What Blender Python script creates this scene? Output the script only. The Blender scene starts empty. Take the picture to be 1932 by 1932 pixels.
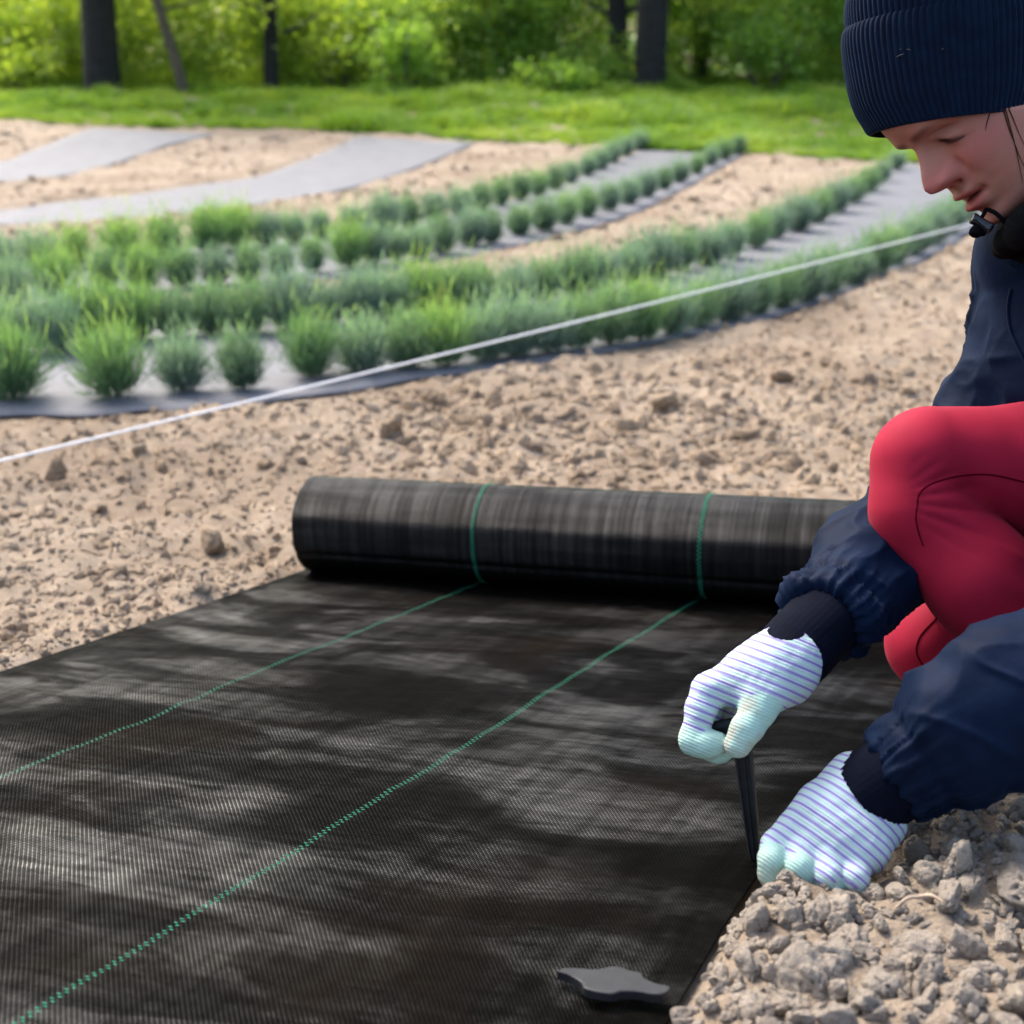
import bpy, bmesh, math, random
import numpy as np
from mathutils import Vector, Matrix, noise as mnoise

random.seed(7)
rng = np.random.default_rng(11)
scn = bpy.context.scene
COL = scn.collection

# ---------------------------------------------------------------- camera
PITCH = math.atan(866 / 2500.0)
CP, SP = math.cos(PITCH), math.sin(PITCH)
CAM = np.array([0.0, 0.0, 1.12])
FPX = 2500.0                      # focal length in pixels of a 1932 px wide frame
cd = bpy.data.cameras.new('camera')
cam = bpy.data.objects.new('camera', cd)
COL.objects.link(cam)
cam.location = CAM
cam.rotation_euler = (math.pi / 2 - PITCH, 0, 0)
cd.sensor_width = 36.0
cd.lens = FPX / 1932 * 36.0
cd.clip_start = 0.05
cd.clip_end = 2000
cd.dof.use_dof = True
cd.dof.focus_distance = 1.56
cd.dof.aperture_fstop = 4.8
scn.camera = cam

# ---------------------------------------------------------------- sky, sun, exposure
SUN_AZ, SUN_EL = math.radians(-38), math.radians(50)    # from the left behind the field
world = bpy.data.worlds.new('World')
scn.world = world
world.use_nodes = True
wn = world.node_tree
bg = wn.nodes['Background']
sky = wn.nodes.new('ShaderNodeTexSky')
sky.sky_type = 'NISHITA'
sky.sun_disc = False
sky.sun_elevation = SUN_EL
sky.sun_rotation = SUN_AZ
sky.dust_density = 4.0
sky.air_density = 1.0
sky.ozone_density = 1.0
wn.links.new(sky.outputs[0], bg.inputs[0])
bg.inputs[1].default_value = 0.15
sl = bpy.data.lights.new('sun', 'SUN')
sun = bpy.data.objects.new('sun', sl)
COL.objects.link(sun)
sl.energy = 1.5
sl.angle = math.radians(12.0)
sl.color = (1.0, 0.95, 0.87)
to_sun = Vector((math.sin(SUN_AZ) * math.cos(SUN_EL), math.cos(SUN_AZ) * math.cos(SUN_EL), math.sin(SUN_EL)))
sun.rotation_euler = (-to_sun).to_track_quat('-Z', 'Y').to_euler()
scn.view_settings.view_transform = 'Standard'
scn.view_settings.look = 'None'
scn.view_settings.gamma = 1.0
scn.view_settings.use_curve_mapping = False
scn.view_settings.exposure = 1.62
scn.render.engine = 'CYCLES'
scn.cycles.use_denoising = True
scn.cycles.max_bounces = 8
scn.cycles.transparent_max_bounces = 8
scn.cycles.caustics_reflective = False
scn.cycles.caustics_refractive = False

# ================================================================ helpers
def cvec(r, u, f):
    """camera axes (right, up, forward) -> world direction"""
    return np.array([r, f * CP + u * SP, u * CP - f * SP])

def P(x, y, d):
    """a point of the place: direction given in frame pixels, d metres in front of the camera"""
    return CAM + d * cvec((x - 966) / FPX, -(y - 966) / FPX, 1.0)

def hash3(ix, iy, iz, seed=0):
    h = (ix.astype(np.int64) * 374761393 + iy.astype(np.int64) * 668265263 + iz.astype(np.int64) * 1440662683 + seed * 982451653) & 0xffffffff
    h = ((h ^ (h >> 13)) * 1274126177) & 0xffffffff
    h = ((h ^ (h >> 16)) * 2246822519) & 0xffffffff
    return ((h ^ (h >> 15)) & 0xffffff) / float(0xffffff)

def vnoise(x, y, z=0.0, seed=0):
    """value noise, -1..1"""
    x, y, z = np.broadcast_arrays(np.asarray(x, float), np.asarray(y, float), np.asarray(z, float))
    ix, iy, iz = np.floor(x), np.floor(y), np.floor(z)
    fx, fy, fz = x - ix, y - iy, z - iz
    ux, uy, uz = [f * f * f * (f * (f * 6 - 15) + 10) for f in (fx, fy, fz)]
    def c(a, b, d): return hash3(ix + a, iy + b, iz + d, seed)
    x00 = c(0, 0, 0) * (1 - ux) + c(1, 0, 0) * ux
    x10 = c(0, 1, 0) * (1 - ux) + c(1, 1, 0) * ux
    x01 = c(0, 0, 1) * (1 - ux) + c(1, 0, 1) * ux
    x11 = c(0, 1, 1) * (1 - ux) + c(1, 1, 1) * ux
    return ((x00 * (1 - uy) + x10 * uy) * (1 - uz) + (x01 * (1 - uy) + x11 * uy) * uz) * 2 - 1

def fbm(x, y, z=0.0, octaves=4, seed=0, gain=0.5):
    s, a, t = 0.0, 1.0, 0.0
    for k in range(octaves):
        s = s + a * vnoise(np.asarray(x) * 2 ** k, np.asarray(y) * 2 ** k, np.asarray(z) * 2 ** k, seed + k)
        t += a
        a *= gain
    return s / t

def worley2(x, y, seed=0):
    ix, iy = np.floor(x), np.floor(y)
    best = np.full(x.shape, 9.0)
    val = np.zeros(x.shape)
    for a in (-1, 0, 1):
        for b in (-1, 0, 1):
            cx, cy = ix + a, iy + b
            z0 = np.zeros_like(cx)
            px = cx + hash3(cx, cy, z0, seed)
            py = cy + hash3(cx, cy, z0, seed + 5)
            d = np.hypot(px - x, py - y)
            m = d < best
            best = np.where(m, d, best)
            val = np.where(m, hash3(cx, cy, z0, seed + 9), val)
    return best, val

def sstep(a, b, x):
    t = np.clip((np.asarray(x, float) - a) / (b - a), 0, 1)
    return t * t * (3 - 2 * t)

def mesh_from(name, verts, faces, mat=None, smooth=True, uv=None, col=None):
    """one mesh datablock from numpy arrays; faces is an (n, 3|4) array or a list"""
    me = bpy.data.meshes.new(name)
    verts = np.asarray(verts, np.float32).reshape(-1, 3)
    if isinstance(faces, np.ndarray):
        n, k = faces.shape
        me.vertices.add(len(verts))
        me.vertices.foreach_set('co', verts.ravel())
        me.loops.add(n * k)
        me.loops.foreach_set('vertex_index', faces.astype(np.int32).ravel())
        me.polygons.add(n)
        me.polygons.foreach_set('loop_start', np.arange(0, n * k, k, dtype=np.int32))
        me.update(calc_edges=True)
    else:
        me.from_pydata(verts.tolist(), [], faces)
        me.update()
    me.polygons.foreach_set('use_smooth', [smooth] * len(me.polygons))
    if uv is not None:
        lay = me.uv_layers.new(name='UVMap')
        li = np.empty(len(me.loops), np.int32)
        me.loops.foreach_get('vertex_index', li)
        lay.data.foreach_set('uv', np.asarray(uv, np.float32)[li].ravel())
    if col is not None:
        at = me.color_attributes.new('tint', 'FLOAT_COLOR', 'POINT')
        c4 = np.ones((len(verts), 4), np.float32)
        c4[:, :3] = col
        at.data.foreach_set('color', c4.ravel())
    if mat:
        me.materials.append(mat)
    me.validate()
    return me

def obj(name, me, parent=None, label=None, cat=None, group=None, kind=None):
    o = bpy.data.objects.new(name, me)
    COL.objects.link(o)
    if parent is not None:
        o.parent = parent
        o.matrix_parent_inverse = parent.matrix_basis.inverted()
    if label: o['label'] = label
    if cat: o['category'] = cat
    if group: o['group'] = group
    if kind: o['kind'] = kind
    return o

def empty(name, loc, label, cat, group=None):
    o = bpy.data.objects.new(name, None)
    COL.objects.link(o)
    o.location = loc
    o.empty_display_size = 0.05
    o['label'] = label
    o['category'] = cat
    if group: o['group'] = group
    return o

def grid_faces(nu, nv, wrap=False):
    """quads of a grid stored row by row: index = i*nv + j, wrap closes j"""
    i = np.arange(nu - 1)[:, None]
    j = np.arange(nv if wrap else nv - 1)[None, :]
    j2 = (j + 1) % nv
    return np.stack([i * nv + j, i * nv + j2, (i + 1) * nv + j2, (i + 1) * nv + j], -1).reshape(-1, 4)

def smooth_path(pts, n):
    pts = np.asarray(pts, float)
    m = len(pts)
    t = np.linspace(0, m - 1, n)
    i = np.clip(np.floor(t).astype(int), 0, m - 2)
    f = (t - i)[:, None]
    p0, p1, p2, p3 = pts[np.clip(i - 1, 0, m - 1)], pts[i], pts[i + 1], pts[np.clip(i + 2, 0, m - 1)]
    return 0.5 * ((2 * p1) + (-p0 + p2) * f + (2 * p0 - 5 * p1 + 4 * p2 - p3) * f ** 2 + (-p0 + 3 * p1 - 3 * p2 + p3) * f ** 3)

def tube(pts, radii, sides=10, n=None, cap=True):
    """verts, faces of a tapered tube along a smoothed path"""
    pts = np.asarray(pts, float)
    radii = np.broadcast_to(np.asarray(radii, float), (len(pts),))
    if n:
        q = smooth_path(np.column_stack([pts, radii]), n)
        pts, radii = q[:, :3], q[:, 3]
    T = np.gradient(pts, axis=0)
    T /= np.linalg.norm(T, axis=1)[:, None] + 1e-12
    ref = np.array([0, 0, 1.0]) if abs(T[0][2]) < 0.9 else np.array([1.0, 0, 0])
    N = np.cross(T[0], ref); N /= np.linalg.norm(N)
    V = []
    a = np.linspace(0, 2 * math.pi, sides, endpoint=False)
    for k in range(len(pts)):
        N = N - T[k] * np.dot(N, T[k]); N /= np.linalg.norm(N)
        B = np.cross(T[k], N)
        V.append(pts[k] + radii[k] * (np.cos(a)[:, None] * N + np.sin(a)[:, None] * B))
    V = np.concatenate(V)
    F = [tuple(f) for f in grid_faces(len(pts), sides, True)]
    if cap:
        F.append(tuple(range(sides))[::-1])
        F.append(tuple(range(len(V) - sides, len(V))))
    return V, F

def merge(parts):
    V, F, o = [], [], 0
    for v, f in parts:
        v = np.asarray(v)
        V.append(v)
        F += [tuple(int(i) + o for i in q) for q in f]
        o += len(v)
    return np.concatenate(V), F

# ---- implicit surfaces (for the body, the clothes and the gloves)
def surface_nets(fn, lo, hi, h):
    lo, hi = np.asarray(lo, float), np.asarray(hi, float)
    n = np.ceil((hi - lo) / h).astype(int) + 1
    ax = [lo[k] + h * np.arange(n[k]) for k in range(3)]
    X, Y, Z = np.meshgrid(*ax, indexing='ij', sparse=True)
    D = fn(X, Y, Z).astype(np.float32)
    S = D < 0
    nx, ny, nz = D.shape
    cs = np.zeros((nx - 1, ny - 1, nz - 1), np.int8)
    for a in (0, 1):
        for b in (0, 1):
            for c in (0, 1):
                cs += S[a:nx - 1 + a, b:ny - 1 + b, c:nz - 1 + c]
    mixed = (cs > 0) & (cs < 8)
    ci = np.argwhere(mixed)
    idx = -np.ones(mixed.shape, np.int64)
    idx[mixed] = np.arange(len(ci))
    acc = np.zeros((len(ci), 3)); cnt = np.zeros(len(ci))
    corners = [(a, b, c) for a in (0, 1) for b in (0, 1) for c in (0, 1)]
    for p in corners:
        for k in range(3):
            if p[k] == 0:
                q = list(p); q[k] = 1
                d0 = D[ci[:, 0] + p[0], ci[:, 1] + p[1], ci[:, 2] + p[2]]
                d1 = D[ci[:, 0] + q[0], ci[:, 1] + q[1], ci[:, 2] + q[2]]
                m = (d0 < 0) != (d1 < 0)
                t = np.where(m, d0 / np.where(m, d0 - d1, 1), 0)
                pt = np.tile(np.array(p, float), (len(ci), 1))
                pt[:, k] += t
                acc[m] += pt[m]; cnt[m] += 1
    V = lo + h * (ci + acc / cnt[:, None])
    F = []
    for k in range(3):
        a, b = [(1, 2), (2, 0), (0, 1)][k]
        sl0 = [slice(None)] * 3; sl1 = [slice(None)] * 3
        sl0[k] = slice(0, -1); sl1[k] = slice(1, None)
        sl0[a] = sl0[b] = sl1[a] = sl1[b] = slice(1, -1)
        s0, s1 = S[tuple(sl0)], S[tuple(sl1)]
        for flip, m in ((False, s0 & ~s1), (True, ~s0 & s1)):
            e = np.argwhere(m)
            if not len(e): continue
            e = e.copy(); e[:, a] += 1; e[:, b] += 1
            def cell(da, db):
                c = e.copy(); c[:, a] -= da; c[:, b] -= db
                return idx[c[:, 0], c[:, 1], c[:, 2]]
            q = np.stack([cell(1, 1), cell(0, 1), cell(0, 0), cell(1, 0)], -1)
            F.append(q[:, ::-1] if flip else q)
    return V, np.concatenate(F)

def cone_sdf(X, Y, Z, a, b, ra, rb):
    """distance to a capsule whose radius goes from ra to rb"""
    ax, ay, az = a
    dx, dy, dz = np.asarray(b) - np.asarray(a)
    L2 = dx * dx + dy * dy + dz * dz + 1e-12
    t = np.clip(((X - ax) * dx + (Y - ay) * dy + (Z - az) * dz) / L2, 0, 1)
    return np.sqrt((X - ax - t * dx) ** 2 + (Y - ay - t * dy) ** 2 + (Z - az - t * dz) ** 2) - (ra + (rb - ra) * t)

def smin(a, b, k):
    h = np.clip(0.5 + 0.5 * (b - a) / k, 0, 1)
    return b + (a - b) * h - k * h * (1 - h)

def vert_normals(V, F):
    fn = np.cross(V[F[:, 2]] - V[F[:, 0]], V[F[:, 3]] - V[F[:, 1]])
    N = np.zeros_like(V)
    for k in range(4):
        np.add.at(N, F[:, k], fn)
    return N / (np.linalg.norm(N, axis=1)[:, None] + 1e-12)

def relax(V, F, it=2, w=0.5):
    for _ in range(it):
        A = np.zeros_like(V); c = np.zeros(len(V))
        for k in range(4):
            np.add.at(A, F[:, k], V[F[:, (k + 1) % 4]]); np.add.at(c, F[:, k], 1)
            np.add.at(A, F[:, k], V[F[:, (k - 1) % 4]]); np.add.at(c, F[:, k], 1)
        V = V * (1 - w) + w * A / c[:, None]
    return V

# ---- materials
class NT:
    def __init__(s, name):
        s.m = bpy.data.materials.new(name); s.m.use_nodes = True
        s.t = s.m.node_tree; s.b = s.t.nodes['Principled BSDF']; s.out = s.t.nodes['Material Output']
    def n(s, kind, **kw):
        q = s.t.nodes.new(kind)
        for k, v in kw.items():
            if k.startswith('i_'):
                q.inputs[k[2:].replace('_', ' ')].default_value = v
            else:
                setattr(q, k, v)
        return q
    def l(s, a, b): s.t.links.new(a, b)
    def math(s, op, a, b=None, c=None):
        q = s.t.nodes.new('ShaderNodeMath'); q.operation = op
        for i, v in enumerate((a, b, c)):
            if v is None: continue
            if isinstance(v, (int, float)): q.inputs[i].default_value = v
            else: s.l(v, q.inputs[i])
        return q.outputs[0]
    def ramp(s, fac, stops):
        q = s.t.nodes.new('ShaderNodeValToRGB')
        e = q.color_ramp.elements
        while len(e) < len(stops): e.new(0.5)
        for k, (p, c) in enumerate(stops):
            e[k].position = p; e[k].color = (*c, 1)
        s.l(fac, q.inputs[0]); return q.outputs[0]
    def noise(s, vec, scale, detail=4, rough=0.55):
        q = s.n('ShaderNodeTexNoise'); q.inputs['Scale'].default_value = scale
        q.inputs['Detail'].default_value = detail; q.inputs['Roughness'].default_value = rough
        if vec is not None: s.l(vec, q.inputs['Vector'])
        return q.outputs['Fac']
    def mix(s, fac, a, b, mode='MIX'):
        q = s.n('ShaderNodeMix', data_type='RGBA', blend_type=mode)
        for sock, v in ((q.inputs[0], fac), (q.inputs[6], a), (q.inputs[7], b)):
            if isinstance(v, (int, float)): sock.default_value = v
            elif isinstance(v, tuple): sock.default_value = (*v, 1)
            else: s.l(v, sock)
        return q.outputs[2]
    def bump(s, height, strength=0.5, dist=0.01):
        q = s.n('ShaderNodeBump'); q.inputs['Strength'].default_value = strength; q.inputs['Distance'].default_value = dist
        s.l(height, q.inputs['Height']); s.l(q.outputs[0], s.b.inputs['Normal']); return q
    def base(s, v):
        if isinstance(v, tuple): s.b.inputs['Base Color'].default_value = (*v, 1)
        else: s.l(v, s.b.inputs['Base Color'])
    def set(s, **kw):
        for k, v in kw.items(): s.b.inputs[k.replace('_', ' ')].default_value = v

def geo_pos(m): return m.n('ShaderNodeNewGeometry').outputs['Position']
def obj_co(m): return m.n('ShaderNodeTexCoord').outputs['Object']
def uv_co(m): return m.n('ShaderNodeTexCoord').outputs['UV']

def simple(name, col, rough=0.6, var=0.25, scale=30, bump=0.0, bdist=0.002, **kw):
    m = NT(name)
    f = m.noise(obj_co(m), scale)
    m.base(m.ramp(f, [(0.3, tuple(c * (1 - var) for c in col)), (0.7, tuple(min(1, c * (1 + var)) for c in col))]))
    m.set(Roughness=rough, **kw)
    if bump: m.bump(m.noise(obj_co(m), scale * 4, 6), bump, bdist)
    return m.m

def soil_material(name, instanced, grey=0.0):
    m = NT(name)
    p = geo_pos(m)
    big = m.noise(p, 2.3, 3)
    mid = m.noise(p, 26, 5, 0.6)
    fine = m.noise(p, 240, 6, 0.65)
    c = m.ramp(mid, [(0.28, (0.27, 0.192, 0.125)), (0.5, (0.385, 0.290, 0.200)), (0.72, (0.47, 0.370, 0.270))])
    c = m.mix(m.math('MULTIPLY', big, 0.55), c, (0.345, 0.30, 0.245))
    c = m.mix(m.ramp(fine, [(0.25, (0.35,) * 3), (0.55, (0.0,) * 3)]), c, (0.18, 0.13, 0.088))
    damp = m.ramp(m.noise(p, 1.3, 5, 0.6), [(0.40, (0.80, 0.77, 0.74)), (0.58, (1.05, 1.05, 1.05))])
    c = m.mix(1.0, c, damp, 'MULTIPLY')
    if instanced:
        r = m.n('ShaderNodeObjectInfo').outputs['Random']
        tint = m.ramp(r, [(0.0, (0.95, 0.92, 0.89)), (0.3, (1.16, 1.12, 1.07)), (0.6, (1.26, 1.20, 1.11)), (0.85, (1.34, 1.30, 1.24)), (1.0, (1.5, 1.48, 1.44))])
        c = m.mix(1.0, c, tint, 'MULTIPLY')
    if grey: c = m.mix(grey, c, (0.36, 0.335, 0.30))
    m.base(c)
    m.set(Roughness=0.95)
    m.b.inputs['Specular IOR Level'].default_value = 0.15
    h = m.math('ADD', m.math('MULTIPLY', m.noise(p, 120, 6, 0.7), 1.0), m.math('MULTIPLY', fine, 0.5))
    m.bump(h, 1.0, 0.008)
    return m.m

SOIL = soil_material('tilled_soil', False)
CLOD = soil_material('soil_clod', True)
CLOD_GREY = soil_material('grey_soil_clod', True, 0.55)  # greyer copy of the clod material for the near soil

def leaf_material(name, stops, translucency=0.45, scale=None, rough=0.5, attr=None, patch=0.0):
    m = NT(name)
    if attr:
        r = m.n('ShaderNodeAttribute', attribute_name=attr).outputs['Fac']
        q = m.n('ShaderNodeObjectInfo').outputs['Random']
        r = m.math('ADD', m.math('MULTIPLY', r, 0.75), m.math('MULTIPLY', q, 0.25))
    else:
        r = m.n('ShaderNodeObjectInfo').outputs['Random']
        g = m.n('ShaderNodeNewGeometry').outputs['Random Per Island']
        r = m.math('ADD', m.math('MULTIPLY', r, 0.55), m.math('MULTIPLY', g, 0.45))
    if patch:                                   # species grow in patches
        f = m.noise(geo_pos(m), patch, 4, 0.6)
        r = m.math('ADD', m.math('MULTIPLY', r, 0.4), m.math('MULTIPLY', m.math('SUBTRACT', f, 0.32), 1.5))
    c = m.ramp(r, stops)
    m.base(c); m.set(Roughness=rough)
    tr = m.n('ShaderNodeBsdfTranslucent'); m.l(m.mix(1.0, c, (1.25, 1.2, 0.7), 'MULTIPLY'), tr.inputs[0])
    mx = m.n('ShaderNodeMixShader'); mx.inputs[0].default_value = translucency
    m.l(m.b.outputs[0], mx.inputs[1]); m.l(tr.outputs[0], mx.inputs[2]); m.l(mx.outputs[0], m.out.inputs[0])
    return m.m

# ---- instancing of stuff that nobody could count
def scatter(name, pts, rot, scl, pick, sources, **tags):
    me = bpy.data.meshes.new(name)
    pts = np.asarray(pts, np.float32)
    me.vertices.add(len(pts)); me.vertices.foreach_set('co', pts.ravel())
    a = me.attributes.new('rot', 'FLOAT_VECTOR', 'POINT'); a.data.foreach_set('vector', np.asarray(rot, np.float32).ravel())
    a = me.attributes.new('scl', 'FLOAT_VECTOR', 'POINT'); a.data.foreach_set('vector', np.asarray(scl, np.float32).ravel())
    a = me.attributes.new('pick', 'INT', 'POINT'); a.data.foreach_set('value', np.asarray(pick, np.int32).ravel())
    o = obj(name, me, **tags)
    ng = bpy.data.node_groups.new(name + '_nodes', 'GeometryNodeTree')
    ng.interface.new_socket('Geometry', in_out='INPUT', socket_type='NodeSocketGeometry')
    ng.interface.new_socket('Geometry', in_out='OUTPUT', socket_type='NodeSocketGeometry')
    gi, go = ng.nodes.new('NodeGroupInput'), ng.nodes.new('NodeGroupOutput')
    iop = ng.nodes.new('GeometryNodeInstanceOnPoints')
    jn = ng.nodes.new('GeometryNodeJoinGeometry')
    for s in reversed(sources):          # the join puts the last link first
        oi = ng.nodes.new('GeometryNodeObjectInfo'); oi.inputs['Object'].default_value = s
        oi.inputs['As Instance'].default_value = True
        ng.links.new(oi.outputs['Geometry'], jn.inputs[0])
    def attr(nm, tp):
        q = ng.nodes.new('GeometryNodeInputNamedAttribute'); q.data_type = tp; q.inputs['Name'].default_value = nm
        return [s for s in q.outputs if s.enabled and s.name == 'Attribute'][0]
    ng.links.new(gi.outputs[0], iop.inputs['Points'])
    ng.links.new(jn.outputs[0], iop.inputs['Instance'])
    iop.inputs['Pick Instance'].default_value = True
    ng.links.new(attr('pick', 'INT'), iop.inputs['Instance Index'])
    e2r = ng.nodes.new('FunctionNodeEulerToRotation')
    ng.links.new(attr('rot', 'FLOAT_VECTOR'), e2r.inputs[0])
    ng.links.new(e2r.outputs[0], iop.inputs['Rotation'])
    ng.links.new(attr('scl', 'FLOAT_VECTOR'), iop.inputs['Scale'])
    ng.links.new(iop.outputs[0], go.inputs[0])
    md = o.modifiers.new('scatter', 'NODES'); md.node_group = ng
    return o

def source(name, me):
    return bpy.data.objects.new(name, me)      # shape used only by scatter, never linked to the scene

# ================================================================ terrain
R0 = P(575, 1078, 2.85)                          # where the roll rests on the soil
ZX, ZY = 0.0236, -0.1428                         # the near soil falls away from the camera
def ground(x, y):
    x, y = np.asarray(x, float), np.asarray(y, float)
    near = R0[2] + ZX * (x - R0[0]) + ZY * (np.maximum(y, -0.4) - R0[1])
    far = 0.40 * sstep(15.5, 23.0, y) + 0.03 * np.clip(y - 23, 0, 60) + 0.03 * vnoise(x * 0.3, y * 0.3, seed=3) * sstep(4, 8, y)
    d = near - far
    return far + 0.5 * (d + np.sqrt(d * d + 0.05 ** 2))

def G(x, y, lift=0.0):
    """where the line of sight through frame pixel (x, y) meets the ground"""
    w = cvec((x - 966) / FPX, -(y - 966) / FPX, 1.0)
    lo, hi = 0.3, 0.3
    f = lambda t: CAM[2] + t * w[2] - float(ground(CAM[0] + t * w[0], CAM[1] + t * w[1])) - lift
    while f(hi) > 0 and hi < 200: lo, hi = hi, hi * 1.05 + 0.02
    for _ in range(40):
        mid = 0.5 * (lo + hi)
        if f(mid) > 0: lo = mid
        else: hi = mid
    return CAM + lo * w
def GL(pts): return np.array([G(*p) for p in pts])

# ---- the fabric being unrolled: two edges and two green lines, laid on the near soil
def ext_line(pix, L):
    """a line on the ground through frame pixels, cut or carried on to L metres, as points at equal steps"""
    q = GL(pix)[:, :2]
    d = q[0] - q[1]; q = np.vstack([q[0] + d / np.linalg.norm(d) * .08, q])
    d = q[-1] - q[-2]; q = np.vstack([q, q[-1] + d / np.linalg.norm(d) * 4])
    c = np.concatenate([[0], np.cumsum(np.linalg.norm(np.diff(q, axis=0), axis=1))])
    g = np.linspace(0, L, 200)
    r = np.stack([np.interp(g, c, q[:, 0]), np.interp(g, c, q[:, 1])], -1)
    k = np.exp(-(np.arange(-14, 15) / 8.0) ** 2); k /= k.sum()           # no sharp corners
    pad = np.vstack([r[0] + (r[0] - r[1]) * np.arange(14, 0, -1)[:, None], r, r[-1] + (r[-1] - r[-2]) * np.arange(1, 15)[:, None]])
    return np.stack([np.convolve(pad[:, a], k, 'valid') for a in (0, 1)], -1)
FLEN = 2.43
LN = np.array([ext_line(p, FLEN) for p in ([(578, 1080), (0, 1275)], [(905, 1106), (0, 1478)], [(1322, 1134), (60, 1932)],
      [(1930, 1176), (1700, 1385), (1560, 1520), (1425, 1660), (1265, 1932)])])
A4, B4 = LN[:, 0], LN[:, -1]
sA = np.concatenate([[0], np.cumsum(np.linalg.norm(np.diff(A4, axis=0), axis=1))])
FW = sA[-1]                                        # fabric width
S4 = sA / FW
def fab_xy(s, t):
    """plan position across (s) and along (t) the fabric, smooth through its four lines"""
    out = 0
    for i in range(4):
        w = np.ones_like(s)
        for j in range(4):
            if j != i: w = w * (s - S4[j]) / (S4[i] - S4[j])
        lin = np.stack([np.interp(t, np.linspace(0, 1, 200), LN[i, :, a]) for a in (0, 1)], -1)
        out = out + w[..., None] * lin
    return out
def fab_lift(s, t):
    u, v = s * FW, t * FLEN
    d = v + 0.22 * u
    w = 0.0030 * vnoise(u * 1.7 + 3, d * 7.5, seed=21)
    w = w + 0.0042 * (1 - np.abs(vnoise(u * 2.6 + 0.8 * v, d * 9 - u * 1.2, seed=22))) ** 3
    w = w + 0.0024 * vnoise(u * 5, d * 19, seed=23) + 0.0008 * vnoise(u * 34, v * 5, seed=24)
    w = w + 0.0012 * vnoise(u * 16, d * 40, seed=25)
    return 0.006 + 0.72 * w * (0.35 + 0.65 * sstep(0.0, 0.25, t)) * sstep(-0.02, 0.05, s) * sstep(-0.02, 0.06, 1 - s)
def fab(s, t, up=0.0):
    s, t = np.broadcast_arrays(np.asarray(s, float), np.asarray(t, float))
    xy = fab_xy(s, t)
    z = ground(xy[..., 0], xy[..., 1]) + fab_lift(s, t) + up
    return np.concatenate([xy, z[..., None]], -1)

def poly_sd(poly, x, y):
    """signed distance to a polygon in plan, negative inside"""
    poly = np.asarray(poly)[:, :2]
    d = np.full(np.shape(x), 1e9); ins = np.zeros(np.shape(x), bool)
    for k in range(len(poly)):
        ax, ay = poly[k]; bx, by = poly[(k + 1) % len(poly)]
        ex, ey = bx - ax, by - ay
        t = np.clip(((x - ax) * ex + (y - ay) * ey) / (ex * ex + ey * ey + 1e-12), 0, 1)
        d = np.minimum(d, np.hypot(x - ax - t * ex, y - ay - t * ey))
        c = ((ay > y) != (by > y)) & (x < (bx - ax) * (y - ay) / (by - ay + 1e-12) + ax)
        ins ^= c
    return np.where(ins, -d, d)
FAB_POLY = np.concatenate([LN[0][:1], A4, LN[3][::12], B4[::-1]])

# ---- grey strips already laid in the field (front edge, back edge)
STRIPS = [
    ([(-260, 800), (0, 792), (150, 795), (280, 782), (480, 766), (640, 747), (800, 719), (950, 700), (1130, 671), (1300, 636), (1450, 606), (1600, 557), (1750, 492), (1850, 432), (1930, 380)],
     [(-260, 632), (0, 628), (150, 622), (300, 612), (480, 600), (650, 588), (800, 572), (950, 556), (1080, 532), (1220, 494), (1350, 462), (1460, 425), (1560, 384), (1650, 335), (1712, 305)]),
    ([(-260, 640), (0, 606), (150, 580), (300, 562), (480, 548), (620, 530), (740, 512), (850, 494), (960, 472), (1060, 448), (1150, 422), (1220, 395), (1290, 360), (1350, 325), (1405, 293)],
     [(-260, 505), (0, 496), (150, 486), (300, 474), (440, 460), (580, 446), (700, 434), (800, 416), (890, 397), (960, 378), (1030, 358), (1090, 336), (1140, 316), (1180, 298), (1215, 282)]),
    ([(-260, 432), (0, 427), (100, 424), (207, 419), (350, 405), (492, 388), (622, 367), (720, 342), (808, 311), (860, 290), (900, 272)],
     [(-260, 412), (0, 399), (60, 391), (124, 382), (259, 368), (363, 352), (477, 337), (540, 316), (596, 295), (640, 274), (672, 259)]),
    ([(-260, 352), (0, 345), (104, 338), (223, 310), (300, 282), (360, 266), (416, 253)],
     [(-260, 335), (0, 306), (40, 293), (78, 279), (110, 266), (140, 254), (172, 243)]),
]
STRIP_W = [(GL(a), GL(b)) for a, b in STRIPS]
STRIP_POLY = [np.concatenate([a, b[::-1]])[:, :2] for a, b in STRIP_W]
GRASS_LINE = GL([(-700, 215), (-300, 220), (0, 226), (200, 236), (600, 246), (900, 262), (1200, 279), (1400, 288), (1700, 303), (2000, 310), (2500, 318)])

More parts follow.
